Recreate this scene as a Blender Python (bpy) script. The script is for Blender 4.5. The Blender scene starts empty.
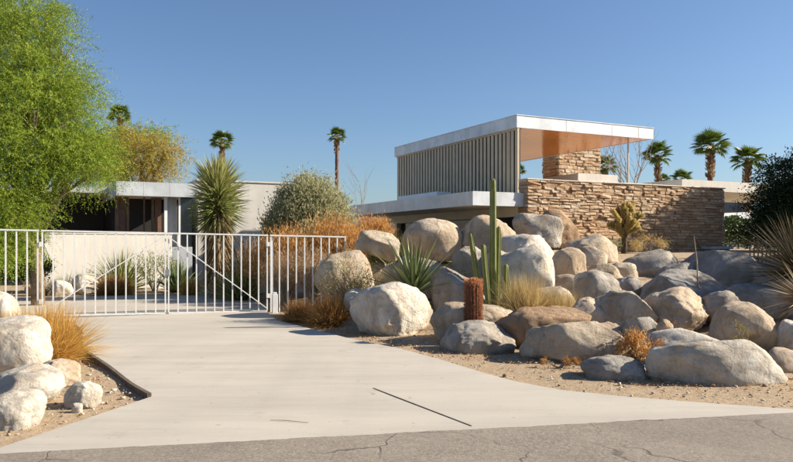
import bpy, bmesh, math, random
import numpy as np
from mathutils import Vector, Matrix, noise

random.seed(7)
RNG = np.random.default_rng(7)
PI = math.pi
SC = bpy.context.scene
COL = SC.collection

# ------------------------------------------------------------------ camera, sky, sun, exposure
CAM_H, FPX, CX, HY = 1.5, 724.0, 396.5, 244.0
cam_data = bpy.data.cameras.new('camera')
cam = bpy.data.objects.new('camera', cam_data)
COL.objects.link(cam)
cam.location = (0, 0, CAM_H)
cam.rotation_euler = (PI / 2, 0, 0)
cam_data.sensor_width = 36
cam_data.lens = 36 * FPX / 793
cam_data.shift_y = (HY - 231) / 793
cam_data.clip_end = 12000
SC.camera = cam

SUN_AZ, SUN_EL = math.radians(4), math.radians(29)
world = bpy.data.worlds.new('World')
SC.world = world
world.use_nodes = True
wn = world.node_tree
sky = wn.nodes.new('ShaderNodeTexSky')
sky.sky_type = 'NISHITA'
sky.sun_disc = False
sky.sun_elevation = SUN_EL
sky.sun_rotation = PI / 2 - SUN_AZ
sky.air_density = 1.0
sky.dust_density = 0.8
sky.ozone_density = 2.0
bg = wn.nodes['Background']
bg.inputs['Strength'].default_value = 0.055
hsv = wn.nodes.new('ShaderNodeMix')
hsv.data_type = 'RGBA'
hsv.blend_type = 'MULTIPLY'
hsv.inputs[0].default_value = 1.0
wn.links.new(sky.outputs[0], hsv.inputs[6])
hsv.inputs[7].default_value = (0.84, 0.965, 1.14, 1)
wn.links.new(hsv.outputs[2], bg.inputs['Color'])

sun_data = bpy.data.lights.new('sun', 'SUN')
sun_data.energy = 5.0
sun_data.angle = math.radians(0.53)
sun_data.color = (1.0, 0.90, 0.74)
sun = bpy.data.objects.new('sun', sun_data)
COL.objects.link(sun)
sun_dir = Vector((math.cos(SUN_AZ) * math.cos(SUN_EL), math.sin(SUN_AZ) * math.cos(SUN_EL), math.sin(SUN_EL)))
sun.rotation_euler = sun_dir.to_track_quat('Z', 'Y').to_euler()
sun.location = (20, 0, 20)

SC.view_settings.view_transform = 'Standard'
SC.view_settings.look = 'None'
SC.view_settings.gamma = 1
SC.view_settings.exposure = 1.1
SC.render.engine = 'CYCLES'
SC.cycles.use_denoising = True
SC.cycles.max_bounces = 8
SC.cycles.sample_clamp_indirect = 6


# ------------------------------------------------------------------ helpers
def P(px, py, Y):
    """point seen at photo pixel (px, py) and standing at distance Y"""
    return Vector(((px - CX) / FPX * Y, Y, CAM_H + (HY - py) / FPX * Y))


def lerp(a, b, t):
    return a + (b - a) * t


def sstep(a, b, x):
    t = min(1.0, max(0.0, (x - a) / (b - a)))
    return t * t * (3 - 2 * t)


FRONT_X = [-2.6, -1.97, -0.68, 0.58, 1.6, 2.4, 3.85, 8.0, 14.0]
FRONT_Y = [15.0, 13.4, 11.6, 9.7, 9.1, 7.8, 7.5, 8.4, 9.0]


def base_z(x, y):
    return 0.006 * min(max(0.0, y - 7.0), 20)


def ground_z(x, y, bumps=True):
    z = base_z(x, y)
    if x > -3.2:
        yf = float(np.interp(x, FRONT_X, FRONT_Y))
        d = y - yf
        if d > 0:
            z += 1.2 * sstep(2.0, 11.5, d) * sstep(-3.2, -0.9, x)
            if bumps and d > 0.8:
                for bx, by, bz, bw in BUMPS:
                    q = ((x - bx) ** 2 + (y - by) ** 2) / (bw * bw)
                    if q < 4 and bz > z:
                        z += (bz - z) * math.exp(-q * 1.1)
    return z


SPECS = []


def B(*a, **k): SPECS.append((a, k))


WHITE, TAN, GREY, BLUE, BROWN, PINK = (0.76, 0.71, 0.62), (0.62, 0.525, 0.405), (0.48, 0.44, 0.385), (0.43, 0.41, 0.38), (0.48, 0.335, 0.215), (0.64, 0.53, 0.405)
# key, photo box (x0, y0, x1, y1), distance, colour, label
B('A', 351, 281, 432, 338, 12.1, WHITE, 'rounded whitish boulder beside the driveway below the blade-leaved agave', sub=5)
B('B', 430, 261, 487, 335, 13.0, BLUE, 'tall blue-grey boulder behind the red barrel cactus', sub=5, rough=0.8, tilt=0.25)
B('C', 402, 218, 463, 262, 17.0, PINK, 'smooth egg-like tan boulder below the canopy beside the dark opening', rough=0.45, ncut=3)
B('D', 355, 226, 404, 262, 16.2, TAN, 'pale streaked boulder behind the agave, sloping toward the orange shrub', tilt=-0.4)
B('E', 314, 250, 378, 300, 14.6, TAN, 'tan boulder hidden behind the olive twiggy shrub', sub=4)
B('F', 344, 288, 368, 312, 13.1, WHITE, 'small pale rock between the rusty grass mound and whitish boulder', name='rock')
B('G', 499, 231, 559, 275, 15.6, WHITE, 'broad cream boulder directly behind the tall cactus', tilt=-0.2)
B('H', 458, 215, 517, 256, 17.0, TAN, 'blocky boulder with sunlit knob between egg-like boulder and cactus tip')
B('I', 513, 213, 562, 250, 17.6, GREY, 'dark grey angular boulder at the corner of the stone wall', rough=1.3)
B('J', 538, 209, 578, 250, 18.3, BROWN, 'brownish boulder leaning against the stone wall beside dark angular boulder', rough=1.2)
B('K', 452, 246, 489, 285, 14.6, GREY, 'shaded grey boulder wedged left of the cactus stems')
B('L', 500, 243, 553, 305, 13.6, WHITE, 'whitish boulder half hidden behind the straw-coloured grass', sub=4)
B('M', 552, 247, 586, 284, 15.0, PINK, 'upright oval pinkish boulder beside the cream boulder', rough=0.7)
B('N', 565, 234, 618, 272, 17.2, TAN, 'wide tan boulder resting near the foot of the cholla')
B('O', 577, 246, 608, 276, 16.0, PINK, 'small rounded pinkish boulder in front of the wide tan one by the cholla', rough=0.7)
B('PP', 583, 263, 622, 284, 15.2, TAN, 'low flat rock beneath the small pinkish boulder', name='rock')
B('Q', 572, 270, 621, 308, 13.4, GREY, 'pitted grey boulder above the straw-coloured grass', rough=1.3)
B('R', 618, 249, 680, 300, 16.0, GREY, 'grey boulder with sunlit crest standing right of the cholla', tilt=0.15)
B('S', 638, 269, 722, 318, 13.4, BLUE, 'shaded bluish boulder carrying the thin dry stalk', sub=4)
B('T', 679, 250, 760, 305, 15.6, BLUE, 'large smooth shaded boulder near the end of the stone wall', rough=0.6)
B('U1', 588, 290, 656, 336, 11.6, TAN, 'tan boulder behind the orange dry tuft, left half of a pair', sub=5, rough=1.1)
B('U2', 642, 284, 713, 338, 11.5, PINK, 'tall creased pinkish boulder behind the orange dry tuft', sub=5, rough=1.2, tilt=0.2)
B('VV', 710, 302, 780, 356, 10.3, PINK, 'round speckled boulder with weed behind the long flat boulder', sub=5, rough=0.7)
B('W', 778, 320, 818, 356, 9.9, WHITE, 'pale boulder beside the round speckled boulder under the spiky plant')
B('X', 766, 348, 820, 382, 8.7, PINK, 'low knobbly pale rock at the tip of the long flat boulder', rough=1.4, name='rock')
B('Y', 645, 327, 722, 364, 9.3, WHITE, 'cream boulder just behind the long flat boulder', rough=0.8)
B('Z', 645, 336, 779, 393, 8.1, WHITE, 'long flat-topped whitish boulder at the edge of the sand', sub=5, depth=0.6, tilt=-0.04, rough=0.75, seed=412)
B('AA', 582, 355, 645, 387, 8.2, BLUE, 'small dark blue-grey boulder in front of the orange dry tuft', sub=5, rough=0.9)
B('BB', 522, 319, 630, 368, 9.6, TAN, 'big domed grey-tan boulder with a dark lengthwise groove', sub=5, rough=0.8, depth=0.7)
B('CC', 492, 301, 589, 350, 10.7, BROWN, 'rusty brown boulder between domed boulder and barrel cactus', sub=5, tilt=0.15, depth=0.7)
B('DD', 441, 321, 514, 361, 10.2, GREY, 'speckled grey boulder below the red barrel cactus', sub=5)
B('EE', 431, 301, 516, 350, 11.3, TAN, 'light tan boulder holding the red barrel cactus', sub=5, rough=0.8)
B('FF', 570, 297, 608, 330, 11.6, PINK, 'small pinkish boulder peeping out behind the rusty brown boulder')
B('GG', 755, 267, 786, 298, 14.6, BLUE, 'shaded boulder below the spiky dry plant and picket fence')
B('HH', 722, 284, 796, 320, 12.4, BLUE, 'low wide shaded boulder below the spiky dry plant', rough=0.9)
B('JJ', 656, 319, 673, 336, 9.9, PINK, 'tiny pinkish rock between cream boulder and orange tuft', name='rock')
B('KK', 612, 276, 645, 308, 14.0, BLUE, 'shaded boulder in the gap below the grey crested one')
B('X1', 396, 256, 446, 300, 14.8, GREY, 'shaded grey boulder below the smooth egg-like boulder', sub=4)  # filler rock; its grey stands in for shade under the egg-like boulder
B('X2', 376, 262, 412, 300, 15.0, TAN, 'shaded tan boulder behind the agave blades')
B('X3', 545, 274, 590, 312, 14.2, TAN, 'tan boulder sunk behind the low straw-coloured grass')
B('X4', 700, 290, 740, 326, 11.6, GREY, 'grey boulder squeezed behind the round speckled boulder')
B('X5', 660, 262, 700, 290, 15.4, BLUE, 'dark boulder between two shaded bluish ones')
B('X6', 606, 262, 640, 290, 15.4, TAN, 'tan boulder below the cholla foot')
B('X7', 620, 316, 662, 352, 10.2, GREY, 'grey boulder shaded behind the orange dry tuft')
B('X8', 484, 250, 520, 292, 14.4, TAN, 'tan boulder directly behind the cactus stems')
B('X9', 590, 322, 632, 352, 10.4, TAN, 'tan boulder tucked behind the domed boulder')
B('X10', 530, 286, 574, 318, 12.9, TAN, 'tan boulder under the straw-coloured grass')
B('X11', 744, 262, 800, 300, 16.6, GREY, 'shaded grey boulder at the foot of the picket fence')
B('LA', -26, 316, 49, 378, 8.5, WHITE, 'large whitish boulder in front of the golden grass', sub=5, group='boulders on the sand bed beside the driveway', rough=0.7)
B('LB1', -20, 366, 61, 412, 6.9, WHITE, 'broad bright white boulder beside the two small rocks', sub=5, group='boulders on the sand bed beside the driveway', rough=0.8)
B('LB2', -26, 390, 41, 435, 6.05, WHITE, 'low white boulder in front of the broad bright one', sub=5, group='boulders on the sand bed beside the driveway', rough=0.9)
B('LC', 36, 359, 79, 389, 7.7, PINK, 'small cream rock with dark end beside golden grass', sub=5, name='rock', group='boulders on the sand bed beside the driveway')
B('LD', 64, 380, 102, 410, 6.75, WHITE, 'small angular pale rock alone on the sand', sub=5, name='rock', group='boulders on the sand bed beside the driveway', rough=1.2, ncut=10)
B('LE', -14, 291, 20, 315, 11.4, WHITE, 'whitish boulder under the fence behind the golden grass', group='boulders on the sand bed beside the driveway')
B('LF', 72, 403, 83, 411, 6.5, WHITE, 'tiny pale stone at the foot of the angular rock', sub=3, name='rock', group='boulders on the sand bed beside the driveway')
G2 = 'rocks in the planting bed behind the gate'
B('G1', 52, 280, 71, 298, 20.0, WHITE, 'pale rock behind the gate below the garden wall', name='rock', group=G2)
B('G2', 73, 273, 97, 292, 20.6, WHITE, 'white boulder beside the golden mound behind the gate', name='rock', group=G2)
B('G3', 203, 279, 219, 293, 19.8, PINK, 'small pinkish rock at the foot of the tall yucca', name='rock', group=G2)
B('G4', 26, 283, 46, 298, 20.0, BROWN, 'brown rock behind the gate beside the tree trunk', name='rock', group=G2)
BUMPS = []
for (key_, x0, y0, x1, y1, Y_, *_r), _k in SPECS:
    p_ = P((x0 + x1) / 2, y1, Y_)
    w_ = (x1 - x0) / FPX * Y_ / 2
    BUMPS.append((p_.x, Y_, p_.z + 0.08, w_ * 0.95))


BUMPS.append((0.31, 13.15, P(413, 296, 13.15).z, 0.6))


def tag(o, label=None, cat=None, group=None, kind=None):
    if label: o['label'] = label
    if cat: o['category'] = cat
    if group: o['group'] = group
    if kind: o['kind'] = kind
    return o


def link(name, mesh, m=None, parent=None, loc=None, rot=None, scale=None, smooth=False):
    o = bpy.data.objects.new(name, mesh)
    COL.objects.link(o)
    if m is not None and len(mesh.materials) == 0:
        mesh.materials.append(m)
    if parent is not None: o.parent = parent
    if loc is not None: o.location = loc
    if rot is not None: o.rotation_euler = rot
    if scale is not None: o.scale = scale
    if smooth: mesh.polygons.foreach_set('use_smooth', [True] * len(mesh.polygons))
    return o


def empty(name, loc, rz=0.0, parent=None):
    o = bpy.data.objects.new(name, None)
    COL.objects.link(o)
    o.location = loc
    o.rotation_euler = (0, 0, rz)
    o.empty_display_size = 0.2
    if parent is not None: o.parent = parent
    return o


class MB:
    def __init__(self):
        self.v, self.f = [], []

    def box(self, x0, x1, y0, y1, z0, z1):
        n = len(self.v)
        for z in (z0, z1):
            self.v += [(x0, y0, z), (x1, y0, z), (x1, y1, z), (x0, y1, z)]
        self.f += [tuple(n + i for i in q) for q in
                   ((3, 2, 1, 0), (4, 5, 6, 7), (0, 1, 5, 4), (1, 2, 6, 5), (2, 3, 7, 6), (3, 0, 4, 7))]
        return self

    def bar(self, a, b, w, h=None):
        """square bar from a to b"""
        a, b = Vector(a), Vector(b)
        h = h or w
        d = (b - a).normalized()
        s = d.cross(Vector((0, 0, 1)))
        if s.length < 1e-4: s = Vector((1, 0, 0))
        s.normalize()
        u = s.cross(d)
        n = len(self.v)
        for p in (a, b):
            for i, j in ((-1, -1), (1, -1), (1, 1), (-1, 1)):
                self.v.append(tuple(p + s * i * w / 2 + u * j * h / 2))
        self.f += [tuple(n + i for i in q) for q in
                   ((0, 1, 2, 3), (7, 6, 5, 4), (1, 0, 4, 5), (2, 1, 5, 6), (3, 2, 6, 7), (0, 3, 7, 4))]
        return self

    def tube(self, pts, rad, seg=8, cap=True):
        pts = [Vector(p) for p in pts]
        n0 = len(self.v)
        ref = Vector((0.31, 0.17, 0.93)).normalized()
        for i, p in enumerate(pts):
            d = (pts[min(i + 1, len(pts) - 1)] - pts[max(i - 1, 0)]).normalized()
            s = d.cross(ref)
            if s.length < 1e-3: s = d.cross(Vector((1, 0, 0)))
            s.normalize()
            t = d.cross(s)
            r = rad[i] if hasattr(rad, '__len__') else rad
            for k in range(seg):
                a = 2 * PI * k / seg
                self.v.append(tuple(p + s * math.cos(a) * r + t * math.sin(a) * r))
        for i in range(len(pts) - 1):
            for k in range(seg):
                a = n0 + i * seg + k
                b = n0 + i * seg + (k + 1) % seg
                self.f.append((a, b, b + seg, a + seg))
        if cap:
            self.f.append(tuple(n0 + k for k in range(seg))[::-1])
            self.f.append(tuple(n0 + (len(pts) - 1) * seg + k for k in range(seg)))
        return self

    def mesh(self, name):
        me = bpy.data.meshes.new(name)
        me.from_pydata(self.v, [], self.f)
        me.update()
        return me

    def build(self, name, m, parent=None, bevel=0, smooth=False, **k):
        me = self.mesh(name)
        if bevel:
            bm = bmesh.new()
            bm.from_mesh(me)
            bmesh.ops.bevel(bm, geom=bm.edges[:], offset=bevel, segments=1, affect='EDGES')
            bm.to_mesh(me)
            bm.free()
        return link(name, me, m, parent, smooth=smooth, **k)


# ------------------------------------------------------------------ materials
def new_mat(name):
    m = bpy.data.materials.new(name)
    m.use_nodes = True
    nt = m.node_tree
    b = nt.nodes['Principled BSDF']
    return m, nt, b


class NT:
    def __init__(self, nt): self.t = nt

    def n(self, kind, **kw):
        nd = self.t.nodes.new(kind)
        for k, v in kw.items():
            if hasattr(nd, k) and not k in nd.inputs:
                setattr(nd, k, v)
            else:
                nd.inputs[k].default_value = v
        return nd

    def l(self, a, b): self.t.links.new(a, b)

    def noise(self, scale, detail=6, rough=0.6, coord=None, dist=0.0):
        nd = self.n('ShaderNodeTexNoise')
        nd.inputs['Scale'].default_value = scale
        nd.inputs['Detail'].default_value = detail
        nd.inputs['Roughness'].default_value = rough
        nd.inputs['Distortion'].default_value = dist
        if coord is not None: self.l(coord, nd.inputs['Vector'])
        return nd.outputs['Fac']

    def ramp(self, fac, stops):
        r = self.n('ShaderNodeValToRGB')
        e = r.color_ramp.elements
        while len(e) < len(stops): e.new(0.5)
        for i, (p, c) in enumerate(stops):
            e[i].position = p
            e[i].color = (c, c, c, 1) if not hasattr(c, '__len__') else (*c, 1)
        self.l(fac, r.inputs['Fac'])
        return r.outputs['Color']

    def mix(self, fac, a, b, mode='MIX'):
        mx = self.n('ShaderNodeMix', data_type='RGBA', blend_type=mode)
        ins = [i for i in mx.inputs if i.type == 'RGBA']
        for sock, val in ((mx.inputs[0], fac), (ins[0], a), (ins[1], b)):
            if isinstance(val, (int, float)): sock.default_value = val
            elif isinstance(val, tuple): sock.default_value = (*val, 1)
            else: self.l(val, sock)
        return [o for o in mx.outputs if o.type == 'RGBA'][0]

    def bump(self, h, strength=0.3, dist=0.02, normal=None):
        b = self.n('ShaderNodeBump')
        b.inputs['Strength'].default_value = strength
        b.inputs['Distance'].default_value = dist
        self.l(h, b.inputs['Height'])
        if normal is not None: self.l(normal, b.inputs['Normal'])
        return b.outputs['Normal']

    def pos(self): return self.n('ShaderNodeNewGeometry').outputs['Position']

    def obj(self): return self.n('ShaderNodeTexCoord').outputs['Object']


def plain(name, c, rough=0.6, var=0.12, scale=4.0, bump=0.0, bscale=60, metal=0.0, coord='pos', streak=0.0):
    m, nt, b = new_mat(name)
    N = NT(nt)
    co = N.pos() if coord == 'pos' else N.obj()
    f = N.noise(scale, 7, 0.65, co)
    lo = tuple(x * (1 - var * 1.6) for x in c)
    hi = tuple(min(1, x * (1 + var)) for x in c)
    col = N.ramp(f, [(0.3, lo), (0.7, hi)])
    if streak:
        mp = N.n('ShaderNodeMapping')
        mp.inputs['Scale'].default_value = (5, 5, 0.5)
        N.l(co, mp.inputs['Vector'])
        s = N.noise(2.0, 6, 0.7, mp.outputs['Vector'])
        col = N.mix(N.ramp(s, [(0.45, 0.0), (0.75, streak)]), col, tuple(x * 0.45 for x in c))
    N.l(col, b.inputs['Base Color'])
    b.inputs['Roughness'].default_value = rough
    b.inputs['Metallic'].default_value = metal
    if bump:
        N.l(N.bump(N.noise(bscale, 4, 0.7, co), bump, 0.01), b.inputs['Normal'])
    return m


M = {}
M['white'] = plain('white_painted_metal', (0.78, 0.78, 0.77), 0.45, 0.04, 3, streak=0.18)
M['fascia_metal'] = plain('galvanised_fascia', (0.60, 0.62, 0.64), 0.42, 0.16, 1.6, streak=0.22, metal=0.25)
M['gate_white'] = plain('gate_white_paint', (0.66, 0.66, 0.65), 0.5, 0.06, 9, streak=0.12)
M['stucco'] = plain('white_stucco', (0.56, 0.53, 0.485), 0.9, 0.07, 1.5, 0.25, 90, streak=0.2)
M['greywall'] = plain('grey_stucco', (0.42, 0.44, 0.47), 0.9, 0.08, 1.5, 0.25, 90, streak=0.15)
M['soffit_white'] = plain('soffit_plaster', (0.66, 0.65, 0.62), 0.8, 0.05, 2)
M['cream'] = plain('cream_beam', (0.60, 0.55, 0.46), 0.7, 0.06, 3, streak=0.2)
M['dark'] = plain('interior_shade', (0.012, 0.011, 0.010), 0.6, 0.2, 2)  # near-black: the unlit depth of carport and rooms painted as wall colour
M['brownwood'] = plain('brown_panel', (0.16, 0.085, 0.05), 0.5, 0.3, 3, streak=0.5)
M['louver'] = plain('beige_louver_metal', (0.52, 0.43, 0.30), 0.5, 0.10, 2.5, streak=0.3)
M['curtain'] = plain('pale_curtain', (0.55, 0.57, 0.58), 0.9, 0.08, 4)
M['mortar'] = plain('mortar', (0.30, 0.215, 0.14), 0.95, 0.2, 8, 0.4, 40)
M['coping'] = plain('pale_coping', (0.62, 0.55, 0.45), 0.85, 0.1, 4, 0.3, 50)
M['edging'] = plain('weathered_edging_board', (0.10, 0.075, 0.055), 0.9, 0.35, 9, 0.4, 40)
M['bark'] = plain('bark', (0.20, 0.14, 0.09), 0.95, 0.35, 7, 0.8, 25)
M['palebark'] = plain('pale_bark', (0.36, 0.27, 0.18), 0.95, 0.3, 7, 0.8, 25)
M['drytwig'] = plain('dry_twig', (0.34, 0.27, 0.19), 0.95, 0.25, 7)
M['palmtrunk'] = plain('palm_trunk', (0.17, 0.085, 0.055), 0.95, 0.4, 3, 0.9, 8)
M['hedge_core'] = plain('dead_leaf_brown', (0.20, 0.14, 0.075), 0.95, 0.35, 10)
M['hill'] = plain('hill_haze_blue', (0.17, 0.19, 0.23), 0.95, 0.25, 0.01)  # bluish grey puts distance haze into the hill colour
M['pool_wall'] = plain('pale_green_wall', (0.50, 0.54, 0.45), 0.85, 0.06, 2)
M['glass'], _nt, _b = new_mat('dark_window_glass')
_b.inputs['Base Color'].default_value = (0.02, 0.025, 0.03, 1)
_b.inputs['Roughness'].default_value = 0.06


def soffit_mat():
    m, nt, b = new_mat('varnished_wood_soffit')
    N = NT(nt)
    co = N.obj()
    mp = N.n('ShaderNodeMapping')
    mp.inputs['Scale'].default_value = (0.6, 9, 1)
    N.l(co, mp.inputs['Vector'])
    f = N.noise(2.2, 8, 0.6, mp.outputs['Vector'])
    col = N.ramp(f, [(0.25, (0.42, 0.115, 0.012)), (0.75, (0.62, 0.21, 0.03))])
    N.l(col, b.inputs['Base Color'])
    b.inputs['Roughness'].default_value = 0.16
    b.inputs['Specular IOR Level'].default_value = 0.5
    return m


M['soffit_wood'] = soffit_mat()


def concrete_mat():
    m, nt, b = new_mat('pale_concrete')
    N = NT(nt)
    co = N.pos()
    big = N.noise(0.35, 6, 0.6, co, 0.4)
    mp = N.n('ShaderNodeMapping')
    mp.inputs['Scale'].default_value = (0.35, 2.2, 1)
    mp.inputs['Rotation'].default_value = (0, 0, -0.2)
    N.l(co, mp.inputs['Vector'])
    st = N.noise(1.0, 7, 0.7, mp.outputs['Vector'])
    fine = N.noise(60, 4, 0.7, co)
    c = N.ramp(big, [(0.3, (0.395, 0.36, 0.305)), (0.7, (0.485, 0.44, 0.378))])
    c = N.mix(N.ramp(st, [(0.42, 0.0), (0.72, 0.6)]), c, (0.31, 0.275, 0.235))
    spot = N.noise(3.1, 3, 0.5, co)
    c = N.mix(N.ramp(spot, [(0.64, 0.0), (0.78, 0.35)]), c, (0.27, 0.225, 0.18))
    c = N.mix(N.ramp(fine, [(0.3, 0.25), (0.6, 0.0)]), c, (0.29, 0.26, 0.225))
    mp2 = N.n('ShaderNodeMapping')
    mp2.inputs['Scale'].default_value = (1.6, 0.12, 1)
    mp2.inputs['Rotation'].default_value = (0, 0, 0.42)
    N.l(co, mp2.inputs['Vector'])
    ty = N.noise(1.1, 5, 0.6, mp2.outputs['Vector'])
    c = N.mix(N.ramp(ty, [(0.52, 0.0), (0.72, 0.2)]), c, (0.28, 0.255, 0.225))
    sm = N.noise(11, 2, 0.4, co)
    c = N.mix(N.ramp(sm, [(0.72, 0.0), (0.78, 0.5)]), c, (0.20, 0.17, 0.14))
    N.l(c, b.inputs['Base Color'])
    b.inputs['Roughness'].default_value = 0.85
    N.l(N.bump(fine, 0.15, 0.004), b.inputs['Normal'])
    return m


def asphalt_mat():
    m, nt, b = new_mat('old_cracked_asphalt')
    N = NT(nt)
    co = N.pos()
    agg = N.noise(130, 3, 0.8, co)
    agg2 = N.noise(38, 5, 0.9, co)
    big = N.noise(1.2, 6, 0.65, co)
    c = N.ramp(agg2, [(0.34, (0.125, 0.102, 0.08)), (0.5, (0.25, 0.21, 0.168)), (0.66, (0.44, 0.375, 0.30))])
    c = N.mix(N.ramp(agg, [(0.4, 0.55), (0.6, 0.0)]), c, (0.09, 0.077, 0.064))
    c = N.mix(N.ramp(big, [(0.4, 0.0), (0.7, 0.5)]), c, (0.31, 0.265, 0.21))
    pt = N.noise(0.55, 6, 0.7, co, 0.8)
    c = N.mix(N.ramp(pt, [(0.50, 0.0), (0.60, 0.25)]), c, (0.12, 0.10, 0.08))
    w = N.n('ShaderNodeTexNoise')
    w.inputs['Scale'].default_value = 2.5
    w.inputs['Detail'].default_value = 6
    N.l(co, w.inputs['Vector'])
    va = N.n('ShaderNodeVectorMath', operation='MULTIPLY_ADD')
    N.l(w.outputs['Color'], va.inputs[0])
    va.inputs[1].default_value = (0.5, 0.5, 0.0)
    N.l(co, va.inputs[2])
    vo = N.n('ShaderNodeTexVoronoi', feature='DISTANCE_TO_EDGE')
    vo.inputs['Scale'].default_value = 1.1
    N.l(va.outputs[0], vo.inputs['Vector'])
    cr = N.ramp(vo.outputs['Distance'], [(0.0, 0.9), (0.005, 0.8), (0.014, 0.0)])
    gate = N.ramp(N.noise(0.9, 2, 0.5, co), [(0.40, 0.0), (0.55, 0.9)])
    crk = N.mix(1.0, cr, gate, 'MULTIPLY')
    c = N.mix(crk, c, (0.05, 0.042, 0.035))
    N.l(c, b.inputs['Base Color'])
    b.inputs['Roughness'].default_value = 0.9
    h = N.mix(crk, agg2, (0.0, 0.0, 0.0))
    N.l(N.bump(h, 0.6, 0.012), b.inputs['Normal'])
    return m


def sand_mat():
    m, nt, b = new_mat('sandy_gravel_ground')
    N = NT(nt)
    co = N.pos()
    f = N.noise(45, 5, 0.75, co)
    g = N.noise(9, 6, 0.7, co)
    big = N.noise(0.9, 5, 0.6, co)
    c = N.ramp(f, [(0.28, (0.25, 0.175, 0.105)), (0.5, (0.385, 0.285, 0.18)), (0.75, (0.50, 0.395, 0.27))])
    c = N.mix(N.ramp(g, [(0.42, 0.5), (0.6, 0.0)]), c, (0.255, 0.175, 0.105))
    c = N.mix(N.ramp(big, [(0.45, 0.0), (0.7, 0.4)]), c, (0.42, 0.31, 0.20))
    N.l(c, b.inputs['Base Color'])
    b.inputs['Roughness'].default_value = 0.95
    n1 = N.bump(g, 0.5, 0.05)
    N.l(N.bump(f, 0.7, 0.015, n1), b.inputs['Normal'])
    return m


def rock_mat():
    m, nt, b = new_mat('granite_boulder')
    N = NT(nt)
    oi = N.n('ShaderNodeObjectInfo')
    co = N.obj()
    add = N.n('ShaderNodeVectorMath', operation='ADD')
    sc = N.n('ShaderNodeVectorMath', operation='SCALE')
    N.l(oi.outputs['Location'], sc.inputs[0])
    sc.inputs['Scale'].default_value = 3.7
    N.l(co, add.inputs[0])
    N.l(sc.outputs[0], add.inputs[1])
    v = add.outputs[0]
    big = N.noise(1.8, 7, 0.62, v, 0.5)
    mid = N.noise(6.5, 8, 0.7, v, 0.3)
    fine = N.noise(42, 5, 0.8, v)
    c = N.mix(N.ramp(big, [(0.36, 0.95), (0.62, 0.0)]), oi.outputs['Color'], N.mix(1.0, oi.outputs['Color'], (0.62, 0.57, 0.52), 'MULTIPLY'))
    c = N.mix(N.ramp(mid, [(0.54, 0.0), (0.74, 0.55)]), c, N.mix(1.0, oi.outputs['Color'], (0.86, 0.68, 0.50), 'MULTIPLY'))
    c = N.mix(N.ramp(mid, [(0.24, 0.75), (0.42, 0.0)]), c, N.mix(1.0, oi.outputs['Color'], (0.42, 0.38, 0.36), 'MULTIPLY'))
    c = N.mix(N.ramp(fine, [(0.30, 0.7), (0.46, 0.0)]), c, N.mix(1.0, oi.outputs['Color'], (0.36, 0.34, 0.33), 'MULTIPLY'))
    c = N.mix(N.ramp(fine, [(0.60, 0.0), (0.72, 0.4)]), c, (0.66, 0.62, 0.56))
    mps = N.n('ShaderNodeMapping')
    mps.inputs['Scale'].default_value = (3.0, 3.0, 0.8)
    N.l(v, mps.inputs['Vector'])
    sk = N.noise(1.4, 8, 0.75, mps.outputs['Vector'])
    c = N.mix(N.ramp(sk, [(0.50, 0.0), (0.62, 0.75)]), c, N.mix(1.0, oi.outputs['Color'], (0.50, 0.46, 0.43), 'MULTIPLY'))
    rs = N.noise(2.6, 5, 0.7, v, 1.2)
    c = N.mix(N.ramp(rs, [(0.54, 0.0), (0.68, 0.6)]), c, N.mix(1.0, oi.outputs['Color'], (0.88, 0.66, 0.44), 'MULTIPLY'))
    N.l(c, b.inputs['Base Color'])
    b.inputs['Roughness'].default_value = 0.92
    b.inputs['Specular IOR Level'].default_value = 0.25
    # long crack lines
    vo = N.n('ShaderNodeTexVoronoi', feature='DISTANCE_TO_EDGE')
    vo.inputs['Scale'].default_value = 1.15
    wob = N.n('ShaderNodeTexNoise')
    wob.inputs['Scale'].default_value = 1.6
    N.l(v, wob.inputs['Vector'])
    va = N.n('ShaderNodeVectorMath', operation='MULTIPLY_ADD')
    N.l(wob.outputs['Color'], va.inputs[0])
    va.inputs[1].default_value = (1.2, 1.2, 1.2)
    N.l(v, va.inputs[2])
    N.l(va.outputs[0], vo.inputs['Vector'])
    ck = N.ramp(vo.outputs['Distance'], [(0.0, 0.0), (0.035, 1.0)])
    n0 = N.bump(ck, 0.35, 0.03)
    n1 = N.bump(big, 0.6, 0.14, n0)
    n2 = N.bump(mid, 0.8, 0.07, n1)
    N.l(N.bump(fine, 0.8, 0.018, n2), b.inputs['Normal'])
    return m


def stone_mat():
    m, nt, b = new_mat('split_sandstone')
    N = NT(nt)
    oi = N.n('ShaderNodeObjectInfo')
    co = N.pos()
    f = N.noise(14, 6, 0.7, co)
    c = N.mix(N.ramp(f, [(0.3, 0.6), (0.6, 0.0)]), oi.outputs['Color'], N.mix(1.0, oi.outputs['Color'], (0.7, 0.6, 0.52), 'MULTIPLY'))
    at = N.n('ShaderNodeAttribute', attribute_name='tint')
    c = N.mix(1.0, c, N.ramp(at.outputs['Fac'], [(0.0, (1, 1, 1)), (0.02, (1.2, 1.15, 1.1)), (0.5, (0.85, 0.78, 0.70)), (1.0, (1.25, 1.25, 1.25))]), 'MULTIPLY')
    N.l(c, b.inputs['Base Color'])
    b.inputs['Roughness'].default_value = 0.95
    N.l(N.bump(f, 0.8, 0.04), b.inputs['Normal'])
    return m


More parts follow.
